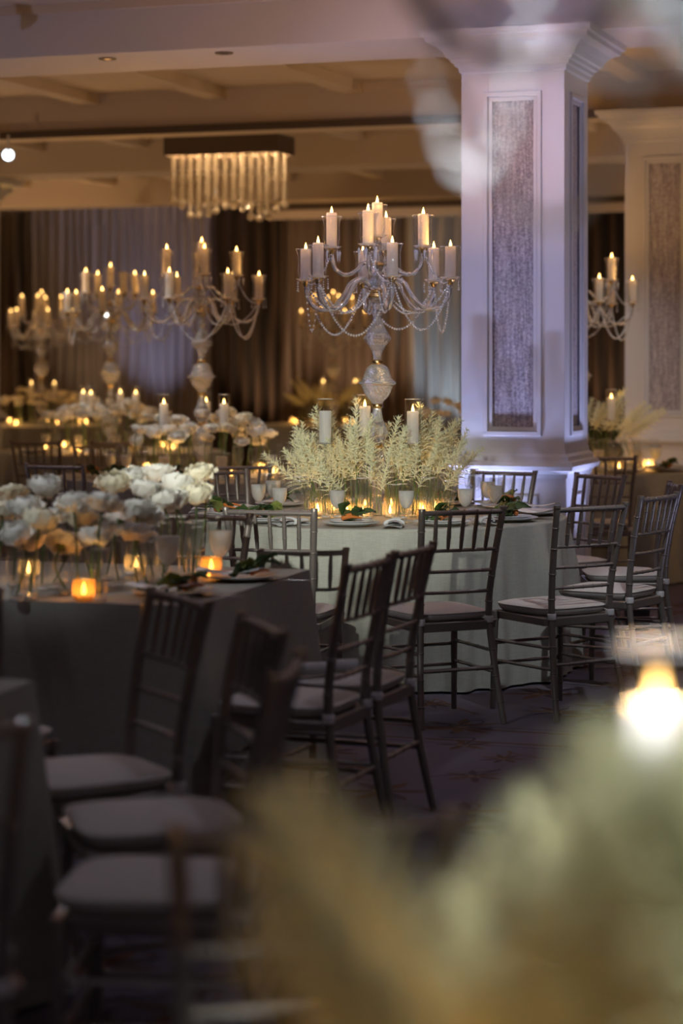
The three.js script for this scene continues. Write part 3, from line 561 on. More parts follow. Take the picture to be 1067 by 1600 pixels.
chairAt(-0.10, 3.22, -0.25, 0.97, 'very blurred dark ballroom chair post in front of the streaked cushion', gn);
const g2 = 'chairs of the second candelabrum table', g3 = 'chairs of the third candelabrum table';
chairAt(-1.60, 13.15, 0.38, 0.92, 'grey ballroom chair beside goblets at the second candelabrum table', g2);
chairAt(-2.14, 14.65, 1, 0, 'grey ballroom chair at the side of the second candelabrum table', g2);
chairAt(-1.63, 15.66, 0.57, -0.82, 'grey ballroom chair on the far side of the second candelabrum table', g2);
chairAt(-2.28, 16.85, 0.2, 0.98, 'grey ballroom chair in front of the third candelabrum table beside the plain column', g3);
chairAt(-1.72, 16.72, -0.1, 0.99, 'grey ballroom chair in front of the white flowers of the third candelabrum', g3);
chairAt(1.72, 14.3, 0.06, 1, 'grey ballroom chair in front of the votives at the table behind the column', 'chairs of the table behind the column');

// ================================================================ TABLES AND CLOTHS
function roundTable(x, d, R, label, clothLabel, seed, group = 'round tables') {
  const t = thing('round_table', label, 'table', group, W(x, d));
  part('table_top', lathe([[0, 0.728], [R - 0.03, 0.728], [R - 0.022, 0.734], [R - 0.022, 0.748], [R - 0.03, 0.754], [0, 0.754]], 48), M.bronze, t);
  for (let i = 0; i < 4; i++) { const a = i * Math.PI / 2 + 0.4; part('leg', sweep([V(Math.cos(a) * R * 0.5, 0, Math.sin(a) * R * 0.5), V(Math.cos(a) * R * 0.45, 0.728, Math.sin(a) * R * 0.45)], 0.018, 8), M.bronze, t); }
  const r = rng(seed), n1 = 9 + Math.floor(r() * 4), ph = [r() * 6, r() * 6, r() * 6];
  const top = grid(96, 3, (u, v) => { const a = u * Math.PI * 2, rad = Math.max(1e-4, v * (R - 0.012)); return [Math.cos(a) * rad, TABLE_H - 0.002, -Math.sin(a) * rad, Math.cos(a) * rad, Math.sin(a) * rad]; }, true);
  const fold = (a, k) => (0.5 * Math.sin(a * n1 * 2 + ph[0]) + 0.35 * Math.sin(a * (n1 * 3 + 1) + ph[1]) + 0.3 * Math.sin(a * 13 + ph[2])) * k;
  const skirt = grid(420, 16, (u, v) => {
    const a = u * Math.PI * 2; let rad, y;
    if (v < 0.2) { const k = v / 0.2 * Math.PI / 2; rad = R - 0.012 + 0.012 * Math.sin(k); y = TABLE_H - 0.002 - 0.012 * (1 - Math.cos(k)); }
    else { const k = (v - 0.2) / 0.8; y = (TABLE_H - 0.014) * (1 - k) + 0.012 * k; rad = R + 0.035 * k + fold(a, 0.05 * Math.min(1, k * 2.6 + 0.12)); }
    return [Math.cos(a) * rad, y, -Math.sin(a) * rad, a * R, y];
  }, true);
  const c = solo('tablecloth', merge([top, skirt]), M.linen, clothLabel, 'tablecloth', 'grey linen tablecloths'); c.position.set(x, 0, -d);
}
roundTable(...T.main, 0.95, 'round table under the tall astilbe centrepiece', 'pale grey floor-length cloth on the astilbe table with chair shadows', 11);
roundTable(...T.second, 0.97, 'round table under the second candelabrum and white flowers', 'grey floor-length cloth on the second candelabrum table', 12);
roundTable(...T.third, 0.97, 'round table under the third candelabrum and white flowers', 'grey floor-length cloth on the third candelabrum table', 13);
roundTable(...T.fourth, 0.97, 'round table under the farthest candelabrum by the striped drape', 'grey floor-length cloth on the farthest candelabrum table by the striped drape', 14);
roundTable(...T.right, 0.92, 'round table behind the square column', 'grey floor-length cloth on the table behind the square column', 15);
roundTable(...T.far, 0.9, 'round table before the brown sheer curtain', 'grey floor-length cloth on the table before the brown sheer curtain', 16);
roundTable(...T.side, 0.9, 'round table of white flowers before the bluish white curtain', 'grey floor-length cloth on the white flower table before the bluish curtain', 17);
roundTable(...T.front, 0.95, 'round table carrying the blurred front flowers', 'grey floor-length cloth under the blurred front flowers', 18);
function longTable(cx, cd, len, dep, turn, label, clothLabel, seed) {   // corner given is the front right corner of the top
  const rot = turn, ux = V(Math.cos(rot), 0, -Math.sin(rot)).setComponent(2, Math.sin(rot)), uz = V(Math.sin(rot), 0, -Math.cos(rot));
  const centre = W(cx, cd).addScaledVector(ux, -len / 2).addScaledVector(uz, dep / 2);
  const t = thing('banquet_table', label, 'table', 'rectangular tables', centre, -rot);
  part('table_top', box(len - 0.04, 0.026, dep - 0.04, 0, 0.741, 0, 0.006), M.bronze, t);
  for (const sx of [-1, 1]) for (const sz of [-1, 1]) part('leg', cyl(0.02, 0.02, 0.728, 10, sx * (len / 2 - 0.2), 0, sz * (dep / 2 - 0.15)), M.bronze, t);
  const r = rng(seed), ph = [r() * 6, r() * 6]; const hw = len / 2, hd = dep / 2, cr = 0.03;
  const edge = u => {   // rounded rectangle with outward normal
    const P = [[hw - cr, hd - cr, 0], [-(hw - cr), hd - cr, 1], [-(hw - cr), -(hd - cr), 2], [hw - cr, -(hd - cr), 3]];
    const seg = [Math.PI * cr / 2, 2 * (hw - cr), Math.PI * cr / 2, 2 * (hd - cr), Math.PI * cr / 2, 2 * (hw - cr), Math.PI * cr / 2, 2 * (hd - cr)]; const tot = seg.reduce((a, b) => a + b);
    // half of the samples go to the corners
    const k = u * 4, q = Math.floor(k) % 4, f = k - Math.floor(k); const [px, pz] = P[q], a0 = q * Math.PI / 2;
    if (f < 0.4) { const a = a0 + f / 0.4 * Math.PI / 2; return [px + Math.cos(a) * cr, pz + Math.sin(a) * cr, Math.cos(a), Math.sin(a), 1]; }
    const a = a0 + Math.PI / 2, g = (f - 0.4) / 0.6, [nx, nz] = P[(q + 1) % 4];
    return [px + (nx - px) * g + Math.cos(a) * cr, pz + (nz - pz) * g + Math.sin(a) * cr, Math.cos(a), Math.sin(a), 1 - Math.min(1, Math.min(g, 1 - g) * 5)];
  };
  const top = grid(160, 2, (u, v) => { const e = edge(u); return [e[0] * v, TABLE_H - 0.002, e[1] * v, e[0] * v, e[1] * v]; }, true);
  const skirt = grid(320, 14, (u, v) => {
    const e = edge(u), k = v; const y = (TABLE_H - 0.002) * (1 - k) + 0.012 * k, s = 0.004 + 0.03 * k + 0.075 * k * e[4] + 0.014 * k * Math.sin(e[0] * 9 + e[1] * 11 + ph[0]) * (1 - e[4]);
    return [e[0] + e[2] * s, y, e[1] + e[3] * s, e[0] + e[1], y];
  }, true);
  const c = solo('tablecloth', merge([top, skirt]), M.linen, clothLabel, 'tablecloth', 'grey linen tablecloths'); c.position.copy(centre); c.rotation.y = -rot;
  return { centre, ux, uz, at: (a, b) => W(cx, cd).addScaledVector(ux, -a).addScaledVector(uz, b) };   // metres from the front right corner: along the front, into the depth
}
const rose = longTable(-0.464, 6.9, 2.3, 1.26, 16 * Math.PI / 180, 'long rectangular table of white roses', 'plain grey cloth hanging to the floor from the rose table', 21);
const corner = longTable(-0.95, 4.5, 1.8, 0.84, 14 * Math.PI / 180, 'rectangular table by the blurred chairs', 'grey cloth hanging from the corner table with the leaning napkin', 22);

// ================================================================ FLOWERS
function roseBloom(seed, n, open) {   // ruffled petals wound round a closed heart, a ball about 0.12 m across
  const r = rng(seed), list = [];
  for (let i = 0; i < n; i++) {
    const t = i / (n - 1), a = i * 2.39996 + r() * 0.5, rs = 0.2 + 0.62 * Math.pow(t, 0.75), top = 0.15 + (1.25 + 0.4 * r()) * Math.pow(t, 1.15) * open, wd = (1.2 - 0.5 * t) * (0.85 + 0.3 * r()), rf = r() * 6, rg = r() * 6, curl = (0.25 + 0.35 * t) * (0.6 + 0.8 * r());
    list.push(grid(9, 6, (u, v) => {
      const w = (u - 0.5) * 2, rim = 1 - 0.22 * Math.pow(w, 4) + 0.07 * Math.sin(w * 6 + rf) + 0.04 * Math.sin(w * 13 + rg), k = v * rim, th = 2.5 - k * (2.5 - top), lip = Math.max(0, (v - 0.55) / 0.45);
      const rad = rs * (1 + curl * 0.42 * lip * lip) + 0.07 * lip * Math.sin(w * 7 + rg) + 0.02 * Math.sin(w * 4 + v * 5 + rf), ang = a + w * wd * (0.4 + 0.6 * Math.sin(Math.min(1, v * 1.1) * Math.PI / 2));
      return [Math.cos(ang) * Math.sin(th) * rad, Math.cos(th) * rad * 0.85 - curl * 0.2 * Math.pow(lip, 3), Math.sin(ang) * Math.sin(th) * rad];
    }));
  }
  const g = merge(list); g.scale(0.06, 0.06, 0.06); return g;
}
const blooms = [roseBloom(3, 30, 0.86), roseBloom(8, 34, 0.98), roseBloom(15, 28, 0.78)], bloomFar = [roseBloom(3, 18, 0.84), roseBloom(9, 18, 0.95)];
const sepalGeo = (() => { const l = [lathe([[0.003, -0.028], [0.010, -0.02], [0.014, -0.008], [0.010, 0.004]], 10)]; for (let i = 0; i < 5; i++) { const g = new THREE.ConeGeometry(0.006, 0.03, 4); g.scale(1, 1, 0.3); g.rotateX(Math.PI * 0.68); g.translate(0, -0.01, 0.02); g.rotateY(i * 1.256); l.push(g); } return merge(l); })();
let roseN = 0;
// a cut flower: bloom at `head`, stem down into a vase whose mouth is over `foot`
function roseAt(head, foot, scale, label, group, r, far = false) {
  const t = thing('white_rose', label, 'flower', group, head);
  const k = roseN++; const set = far ? bloomFar : blooms;
  const tilt = new THREE.Euler((r() - 0.5) * 0.9, r() * 6.28, (r() - 0.5) * 0.9);
  const b = part('bloom', set[k % set.length], k % 4 ? M.petal : M.petalDeep, t); b.rotation.copy(tilt); b.scale.setScalar(scale);
  if (!far) { const s = part('sepals', sepalGeo, M.stem, t); s.rotation.copy(tilt); s.scale.setScalar(scale); }
  const down = V(0, -1, 0).applyEuler(tilt).multiplyScalar(0.05 * scale), f = foot.clone().sub(head);
  const c = new THREE.CatmullRomCurve3([V(0, 0, 0).addScaledVector(down, 0.4), down.clone().multiplyScalar(1.8), f.clone().multiplyScalar(0.55).add(down), f]);
  part('stem', sweep(c.getPoints(8), 0.0032, 5), M.stem, t);
  return t;
}
function astilbePlume(seed) {   // feathery plume 0.24 m long along +y, side sprays arching out
  const r = rng(seed), list = [], L = 0.25, axisBend = (r() - 0.5) * 0.06;
  const axis = t => V(axisBend * t * t * 2, t * L, 0);
  list.push(sweep(Array.from({ length: 7 }, (_, i) => axis(i / 6)), t => 0.0022 * (1 - 0.7 * t), 4));
  const floret = new THREE.OctahedronGeometry(1, 0);
  const N = 46;
  for (let i = 0; i < N; i++) {
    const t = 0.03 + 0.95 * i / N, a = i * 2.39996 + r() * 0.5, len = (0.013 + 0.058 * Math.pow(1 - t, 0.8)) * (0.7 + 0.55 * r()), base = axis(t), up = 0.75 + 0.5 * t;
    const at = s => V(base.x + Math.cos(a) * len * s, base.y + len * (up * s - 0.28 * s * s), base.z + Math.sin(a) * len * s);
    const m = Math.max(4, Math.round(len / 0.0056));
    for (let k = 0; k <= m; k++) {
      const s = (k + 0.3) / (m + 0.3), p = at(s), q = at(Math.min(1.05, s + 0.08)), w = 0.0036 * (1.2 - 0.75 * s) * (0.7 + 0.6 * r());
      const g = floret.clone(); g.scale(w * 0.8, w * 2.0, w * 0.8);
      g.applyQuaternion(new THREE.Quaternion().setFromUnitVectors(UPV, q.sub(p).add(V((r() - 0.5) * 0.006, (r() - 0.2) * 0.006, (r() - 0.5) * 0.006)).normalize()));
      g.translate(p.x + (r() - 0.5) * 0.003, p.y + (r() - 0.5) * 0.003, p.z + (r() - 0.5) * 0.003); list.push(g);
    }
  }
  return flat(merge(list));
}
const plumes = [astilbePlume(2), astilbePlume(5), astilbePlume(11)];
let plumeN = 0;
function astilbeAt(base, dir, foot, scale, label, group) {   // base = bottom of the plume
  const t = thing('astilbe_stem', label, 'flower', group, base);
  const p = part('plume', plumes[plumeN++ % 3], M.astilbe, t, 'creamy feathery plume'); p.quaternion.setFromUnitVectors(UPV, dir.clone().normalize()); p.rotateY(plumeN * 1.7); p.scale.setScalar(scale);
  const f = foot.clone().sub(base), c = new THREE.CatmullRomCurve3([V(0, 0, 0), dir.clone().multiplyScalar(-0.05), f.clone().multiplyScalar(0.6), f]);
  part('stem', sweep(c.getPoints(7), 0.0024, 5), M.stem, t);
  return t;
}

// ================================================================ GLASSWARE
const vaseGeo = {};
function vase(pos, h, r, label, group) {
  const key = `${h}|${r}`; const g = vaseGeo[key] ||= { body: lathe([[r * 0.96, 0.004], [r, 0.01], [r, h - 0.002]], 24), base: lathe([[0, 0.001], [r * 0.94, 0.001], [r * 0.97, 0.004], [r * 0.95, 0.012], [0, 0.011]], 20), rim: (() => { const k = new THREE.TorusGeometry(r, 0.0011, 6, 24); k.rotateX(Math.PI / 2); k.translate(0, h - 0.001, 0); return k; })() };
  const t = thing('bud_vase', label, 'vase', group, pos); part('body', g.body, M.pane, t); part('base', g.base, M.bead, t); part('rim', g.rim, M.bead, t); return t;
}
const votiveGeo = (() => { const c = new THREE.CatmullRomCurve3([V(0.001, 0, 0), V(0.025, 0, 0), V(0.034, 0.012, 0), V(0.038, 0.035, 0), V(0.036, 0.06, 0), V(0.035, 0.068, 0)]); return grid(60, 20, (u, v) => { const p = c.getPoint(v), a = u * Math.PI * 2; const k = 0.0022 * Math.abs(Math.sin(a * 7 + v * 14)) * Math.abs(Math.sin(a * 7 - v * 14)); return [Math.cos(a) * (p.x + k), p.y, -Math.sin(a) * (p.x + k)]; }, true); })();
const votiveWax = lathe([[0, 0.004], [0.022, 0.004], [0.022, 0.02], [0, 0.02]], 16);
function votive(pos, label, group, power, mat = M.votiveGlass) {
  const t = thing('votive_candle', label, 'candle', group, pos);
  part('glass_cup', votiveGeo, mat, t); part('wax', votiveWax, M.waxWhite, t);
  const f = part('flame', flameGeo, M.flame, t); f.position.y = 0.018; f.castShadow = false;
  if (power > 0) { const L = new THREE.PointLight(FLAME, power, 0, 2); L.position.set(0, 0.028, 0); L.shadow.radius = 0.3; L.castShadow = true; t.add(L); }
  return t;
}
const wineGeo = { bowl: lathe([[0.003, 0.098], [0.02, 0.104], [0.034, 0.122], [0.04, 0.15], [0.038, 0.185], [0.033, 0.212]], 24), stem: lathe([[0.0045, 0.004], [0.0032, 0.03], [0.0032, 0.085], [0.004, 0.099]], 10), foot: lathe([[0, 0.003], [0.02, 0.003], [0.034, 0.001]], 24), rim: (() => { const k = new THREE.TorusGeometry(0.033, 0.0008, 6, 24); k.rotateX(Math.PI / 2); k.translate(0, 0.212, 0); return k; })() };
function wineGlass(pos, label, group, s = 1) { const t = thing('wine_glass', label, 'glass', group, pos); part('bowl', wineGeo.bowl, M.pane, t); part('stem', wineGeo.stem, M.pane, t); part('foot', wineGeo.foot, M.pane, t); part('rim', wineGeo.rim, M.bead, t); t.scale.setScalar(s); return t; }
const gobletGeo = { bowl: lathe([[0.004, 0.062], [0.016, 0.07], [0.03, 0.09], [0.037, 0.12], [0.039, 0.155], [0.0395, 0.172]], 24), water: lathe([[0, 0.066], [0.014, 0.072], [0.028, 0.091], [0.0345, 0.12], [0.0365, 0.152], [0, 0.1525]], 24), stem: lathe([[0.012, 0.005], [0.006, 0.012], [0.009, 0.03], [0.006, 0.045], [0.008, 0.062]], 14), foot: lathe([[0, 0.003], [0.03, 0.003], [0.035, 0.001]], 24) };
function goblet(pos, label, group, s = 1) { const t = thing('water_goblet', label, 'goblet', group, pos); part('bowl', gobletGeo.bowl, M.pane, t); part('water', gobletGeo.water, M.frosted, t, 'cloudy iced water'); part('stem', gobletGeo.stem, M.pane, t); part('foot', gobletGeo.foot, M.pane, t); t.scale.setScalar(s); return t; }
function hurricane(pos, cup, label, group, lit, power, where) {   // tall stemmed glass holder with a white pillar candle in its cylinder; cup = height of the cylinder floor
  const t = thing('hurricane_holder', label, 'candle holder', group, pos);
  part('foot', lathe([[0, 0.004], [0.04, 0.004], [0.045, 0.001]], 24), M.pane, t);
  part('stem', lathe([[0.02, 0.005], [0.009, 0.03], [0.008, cup * 0.5], [0.012, cup * 0.52], [0.008, cup * 0.56], [0.009, cup - 0.02], [0.02, cup - 0.004]], 16), M.pane, t);
  part('cylinder', lathe([[0, cup], [0.037, cup], [0.039, cup + 0.004], [0.039, cup + 0.214], [0.04, cup + 0.216]], 28), M.pane, t);
  { const k = new THREE.TorusGeometry(0.0395, 0.0014, 6, 28); k.rotateX(Math.PI / 2); k.translate(0, cup + 0.215, 0); part('rim', k, M.bead, t); const b = lathe([[0, cup - 0.006], [0.036, cup - 0.004], [0.038, cup], [0, cup + 0.001]], 24); part('cylinder_base', b, M.bead, t); }
  return makeCandle('white_pillar_candle', `${lit ? 'lit' : 'unlit'} white pillar candle in ${where}`, `white pillar candles in glass cylinders`, pos.clone().add(V(0, cup + 0.002, 0)), 0.029, 0.155, M.waxWhite, lit, power);
}

// ================================================================ PLACE SETTINGS
const plateGeo = lathe([[0, 0.004], [0.08, 0.004], [0.1, 0.008], [0.135, 0.018], [0.137, 0.021], [0.133, 0.021], [0.1, 0.0125], [0.08, 0.0085], [0, 0.0085]], 40), platesmall = plateGeo.clone(); platesmall.scale(0.78, 0.9, 0.78);
function leafGeo(r, l, w) { const c1 = (r() - 0.5) * 1.6, b = r() * 6; return grid(6, 4, (u, v) => { const x = (u - 0.5) * 2, q = w * Math.sin(Math.PI * Math.min(1, v * 0.93 + 0.07)) * x * (1 + 0.15 * Math.sin(v * 14 + b)); return [q, 0.25 * l * Math.sin(v * 2.6) + 0.3 * w * x * x + 0.1 * w * Math.sin(v * 12 + x * 4 + b), v * l + c1 * 0]; }); }
const saladLeaves = (() => { const r = rng(4); return Array.from({ length: 5 }, () => leafGeo(r, 0.055 + 0.03 * r(), 0.018 + 0.012 * r())); })();
const carrotGeo = (() => { const c = new THREE.CatmullRomCurve3([V(-0.05, 0, 0), V(-0.02, 0.008, 0.006), V(0.02, 0.008, 0.004), V(0.055, 0, -0.006)]); return sweep(c.getPoints(10), t => 0.013 * (1 - 0.7 * t), 8); })();
function salad(pos, turn, label, group, seed) {
  const t = thing('salad', label, 'salad', group, pos, turn), r = rng(seed);
  for (let i = 0; i < 13; i++) { const m = part('leaf', saladLeaves[i % 5], i % 5 === 3 ? M.saladPale : M.salad, t); const a = r() * 6.28, q = r() * 0.05; m.position.set(Math.cos(a) * q, 0.002 + 0.03 * r(), Math.sin(a) * q * 0.7); m.rotation.set(-0.7 + r() * 0.7, r() * 6.28, (r() - 0.5) * 1.2); m.scale.setScalar(0.9 + 0.5 * r()); }
  for (let i = 0; i < 3; i++) { const m = part('carrot', carrotGeo, M.carrot, t, 'roasted orange carrot'); m.position.set(0.02 * i - 0.01, 0.018 + 0.01 * i, 0.025 - 0.012 * i); m.rotation.y = 0.5 * i - 0.4; m.scale.setScalar(0.9); }
  return t;
}
const napkinGeo = (() => { const layers = []; for (let i = 0; i < 4; i++) { const k = i; layers.push(grid(10, 14, (u, v) => { const x = (u - 0.5) * (0.085 - 0.006 * k), z = (v - 0.5) * (0.21 - 0.012 * k); return [x + 0.006 * Math.sin(v * 5 + k), 0.004 + k * 0.006 + 0.005 * Math.sin(u * Math.PI) + 0.0045 * Math.sin(v * 7 + k * 2 + u * 3), z]; })); } const knot = new THREE.TorusGeometry(0.03, 0.009, 8, 20); knot.scale(1.35, 0.55, 1); knot.rotateY(0.3); knot.translate(0, 0.02, 0.01); layers.push(knot); return merge(layers); })();
function napkin(pos, turn, label, group) { const m = solo('napkin', napkinGeo, M.napkin, label, 'napkin', group); m.position.copy(pos); m.rotation.y = turn; return m; }
const menuGeo = grid(8, 10, (u, v) => { const x = (u - 0.5) * 0.105, z = (v - 0.5) * 0.235; return [x, 0.0012 + 0.014 * Math.pow(Math.abs(v - 0.45) * 2, 2) + 0.004 * Math.sin(u * 4), z, u, 1 - v]; });
function menuCard(pos, turn, label, group, tilt = 0) { const m = solo('menu_card', menuGeo, M.menu, label, 'menu', group); m.position.copy(pos); m.rotation.set(tilt, turn, 0, 'YXZ'); return m; }
const forkGeo = (() => { const l = [box(0.006, 0.002, 0.13, 0, 0.002, 0.03, 0.0008), box(0.022, 0.002, 0.03, 0, 0.003, -0.05, 0.0008)]; for (let i = 0; i < 4; i++) l.push(box(0.0032, 0.0018, 0.045, -0.0093 + i * 0.0062, 0.0035, -0.085, 0.0006)); return merge(l); })();
function fork(pos, turn, label, group) { const m = solo('fork', forkGeo, M.steel, label, 'fork', group); m.position.copy(pos); m.rotation.y = turn; return m; }
const TOP = TABLE_H;

function placeSetting(cx, cd, R, deg, where, group, seed, kit) {   // deg: 0 = to the right, -90 = towards the camera
  const a = deg * Math.PI / 180, r = rng(seed), rad = (q, off, y = TOP) => V(cx + Math.cos(a) * q - Math.sin(a) * off, y, -(cd + Math.sin(a) * q + Math.cos(a) * off));
  const turn = a - Math.PI / 2 + Math.PI;   // cards and napkins point at the table's middle
  if (kit.includes('p')) {
    const p = solo('dinner_plate', plateGeo, M.china, `white dinner plate ${where}`, 'plate', `plates ${group}`); p.position.copy(rad(R - 0.17, 0)); 
    const q = solo('salad_plate', platesmall, M.china, `smaller white plate stacked ${where}`, 'plate', `small plates ${group}`); q.position.copy(rad(R - 0.17, 0, TOP + 0.0095));
  }
  if (kit.includes('s')) salad(rad(R - 0.17, 0, TOP + 0.019), turn + r(), `green leaf salad with roasted carrots ${where}`, `salads ${group}`, seed);
  if (kit.includes('n')) napkin(rad(R - 0.13, 0.21), turn + 0.4 * (r() - 0.5), `folded white napkin ${where}`, `napkins ${group}`);
  if (kit.includes('m')) menuCard(rad(R - 0.15, 0.22, TOP + 0.03), turn + 0.8 * (r() - 0.5), `printed menu card ${where}`, `menus ${group}`);
  if (kit.includes('g')) goblet(rad(R - 0.36, -0.1), `goblet of cloudy iced water ${where}`, `goblets ${group}`);
  if (kit.includes('w')) wineGlass(rad(R - 0.38, 0.02), `empty stemmed wine glass ${where}`, `wine glasses ${group}`);
  if (kit.includes('W')) { wineGlass(rad(R - 0.31, 0.1), `empty stemmed wine glass ${where}`, `wine glasses ${group}`, 0.94); }
  if (kit.includes('f')) fork(rad(R - 0.17, -0.17), turn, `silver fork ${where}`, `forks ${group}`);
}

// ---- the astilbe table beside the column
{
  const [cx, cd] = T.main, w = 'on the astilbe table', g = 'on the astilbe table';
  placeCandelabrum(cx, cd, 0, 'tall crystal candelabrum rising from the astilbe plumes', 'the candelabrum over the astilbe table', 'each');
  const kits = [[-100, 'psngw'], [-68, 'psngwW'], [-134, 'psngwW'], [-36, 'psmgwW'], [-165, 'psngw'], [-4, 'pmgW'], [28, 'psngwW'], [60, 'psngW'], [95, 'pngw'], [130, 'psgwW'], [162, 'png']];
  kits.forEach(([deg, k], i) => placeSetting(cx, cd, 0.95, deg, w, g, 40 + i, k));
  const r = rng(5);
  // ring of slim vases with astilbe, taller towards the middle
  for (let i = 0; i < 84; i++) {
    const a = i * 2.39996, q = 0.11 + 0.27 * Math.sqrt((i + 0.5) / 84), x = cx + Math.cos(a) * q, z = -cd + Math.sin(a) * q;
    const rise = 0.10 + 0.14 * (1 - q / 0.40) + 0.16 * r(), lean = 0.2 + 0.75 * (q / 0.38) * r();
    const dir = V(Math.cos(a) * lean + (r() - 0.5) * 0.5, 0.85, Math.sin(a) * lean + (r() - 0.5) * 0.5).normalize();
    if (i % 5 < 2) vase(V(x, TOP, z), [0.17, 0.2, 0.23][i % 3], 0.024 + 0.005 * (i % 2), `${['short', 'medium-tall', 'tall'][i % 3]} slim clear bud vase holding astilbe on the candlelit table`, 'bud vases on the astilbe table');
    astilbeAt(V(x + Math.cos(a) * 0.015, TOP + rise, z + Math.sin(a) * 0.015), dir, V(x + (r() - 0.5) * 0.015, TOP + 0.02, z + (r() - 0.5) * 0.015), 0.8 + 0.35 * r(), `creamy feathery astilbe stem ${dir.x > 0.3 ? 'leaning towards the square column' : dir.x < -0.3 ? 'leaning towards the rose table' : rise > 0.24 ? 'standing tall beside the crystal stem' : 'standing low over the votives'}`, 'astilbe on the candlelit table');
  }
  for (let i = 0; i < 12; i++) { const a = i * 0.5236 + 0.25, q = 0.22 + 0.09 * (i % 2); votive(V(cx + Math.cos(a) * q, TOP, -cd + Math.sin(a) * q), 'glowing glass votive among the vases of the astilbe table', 'votives on the astilbe table', 0.06); }
  hurricane(V(PX(645, 10.62), TOP, -10.62), 0.37, 'tall clear glass candle holder at the column side of the astilbe', 'tall glass candle holders', true, 0.3, 'the clear cylinder at the column side of the astilbe');
  hurricane(V(PX(508, 10.66), TOP, -10.66), 0.37, 'tall clear glass candle holder at the rose side of the astilbe', 'tall glass candle holders', false, 0, 'the clear cylinder at the rose side of the astilbe');
  hurricane(V(PX(570, 11.3), TOP, -11.3), 0.38, 'tall clear glass candle holder behind the crystal stem', 'tall glass candle holders', true, 0.3, 'the clear cylinder behind the crystal stem');
}
// ---- round tables of white flowers
function whiteFlowers(cx, cd, n, R, where, seed, far, power, hur) {
  const r = rng(seed), g = `white flowers ${where}`;
  for (let i = 0; i < n; i++) {
    const a = i * 2.39996, q = 0.1 + (R - 0.1) * Math.sqrt((i + 0.5) / n), x = cx + Math.cos(a) * q, z = -cd + Math.sin(a) * q;
    const foot = V(x, TOP + 0.02, z), head = V(x + Math.cos(a) * 0.03 + (r() - 0.5) * 0.06, TOP + 0.22 + 0.2 * (1 - q / R) + 0.1 * r(), z + Math.sin(a) * 0.03 + (r() - 0.5) * 0.06);
    if (i % 2 === 0 && Math.sin(a) > -0.4) vase(V(x, TOP, z), [0.16, 0.2, 0.23][i % 3], 0.026, `slim clear bud vase ${where}`, `bud vases ${where}`);
    roseAt(head, foot, 0.85 + 0.35 * r(), `white garden rose ${where}`, g, r, far);
  }
  for (let i = 0; i < 7; i++) { const a = i * 0.9 + 0.2, q = R + 0.05; votive(V(cx + Math.cos(a) * q, TOP, -cd + Math.sin(a) * q), `small glowing votive ${where}`, `votives ${where}`, i % 2 ? 0 : power); }
  for (const [px, dd] of hur) hurricane(V(PX(px, cd + dd), TOP, -(cd + dd)), 0.33, `tall clear glass candle holder ${where}`, 'tall glass candle holders', true, power, `a clear cylinder ${where}`);
}
placeCandelabrum(...T.second, 0.35, 'crystal candelabrum over white flowers in front of the brown drape', 'the candelabrum in front of the brown drape', 0.35);
whiteFlowers(...T.second, 40, 0.44, 'at the second candelabrum table', 61, false, 0.2, [[256, -0.25], [350, -0.28], [322, 0.35]]);
[[-100, 'psgw'], [-130, 'psgw'], [-155, 'sgw'], [-65, 'gwW'], [-30, 'gwW'], [0, 'gw']].forEach(([deg, k], i) => placeSetting(...T.second, 0.97, deg, 'at the second candelabrum table', 'at the second candelabrum table', 80 + i, k));
placeCandelabrum(...T.third, 0.8, 'crystal candelabrum before the pale sheer curtain', 'the candelabrum before the pale sheer curtain', 0.35, [7]);
whiteFlowers(...T.third, 40, 0.5, 'at the third candelabrum table', 62, true, 0.2, [[142, -0.2], [130, 0.25], [188, 0.3], [212, -0.1]]);
[[-100, 'g'], [-135, 'pgw'], [-70, 'gw']].forEach(([deg, k], i) => placeSetting(...T.third, 0.97, deg, 'at the third candelabrum table', 'at the third candelabrum table', 90 + i, k));
placeCandelabrum(...T.fourth, 0.15, 'farthest crystal candelabrum by the grey striped drape', 'the farthest candelabrum by the striped drape', 0.35);
whiteFlowers(...T.fourth, 30, 0.5, 'at the farthest candelabrum table', 63, true, 0.2, [[49, 0], [85, -0.2]]);
whiteFlowers(...T.side, 14, 0.3, 'at the table before the bluish curtain', 64, true, 0.04, []);
// ---- astilbe tables further off
function astilbeCluster(cx, cd, n, R, where, seed, power, hur, vases = true) {
  const r = rng(seed);
  for (let i = 0; i < n; i++) {
    const a = i * 2.39996, q = 0.12 + (R - 0.12) * Math.sqrt((i + 0.5) / n), x = cx + Math.cos(a) * q, z = -cd + Math.sin(a) * q, lean = 0.4 + 0.9 * q / R;
    const dir = V(Math.cos(a) * lean + (r() - 0.5) * 0.4, 0.9, Math.sin(a) * lean + (r() - 0.5) * 0.4).normalize();
    if (vases && i % 2 === 0) vase(V(x, TOP, z), 0.2, 0.026, `slim clear bud vase ${where}`, `bud vases ${where}`);
    astilbeAt(V(x, TOP + 0.18 + 0.12 * (1 - q / R) + 0.12 * r(), z), dir, V(x, TOP + 0.02, z), 0.95 + 0.35 * r(), `creamy astilbe stem ${where}`, `astilbe ${where}`);
  }
  for (let i = 0; i < 8; i++) { const a = i * 0.785 + 0.3, q = R + 0.06; votive(V(cx + Math.cos(a) * q, TOP, -cd + Math.sin(a) * q), `small glowing votive ${where}`, `votives ${where}`, i % 2 ? 0 : power); }
  for (const [px, dd] of hur) hurricane(V(PX(px, cd + dd), TOP, -(cd + dd)), 0.35, `tall clear glass candle holder ${where}`, 'tall glass candle holders', true, power, `a clear cylinder ${where}`);
}
placeCandelabrum(...T.right, 0.1, 'crystal candelabrum half hidden behind the square column', 'the candelabrum behind the square column', 0.35);
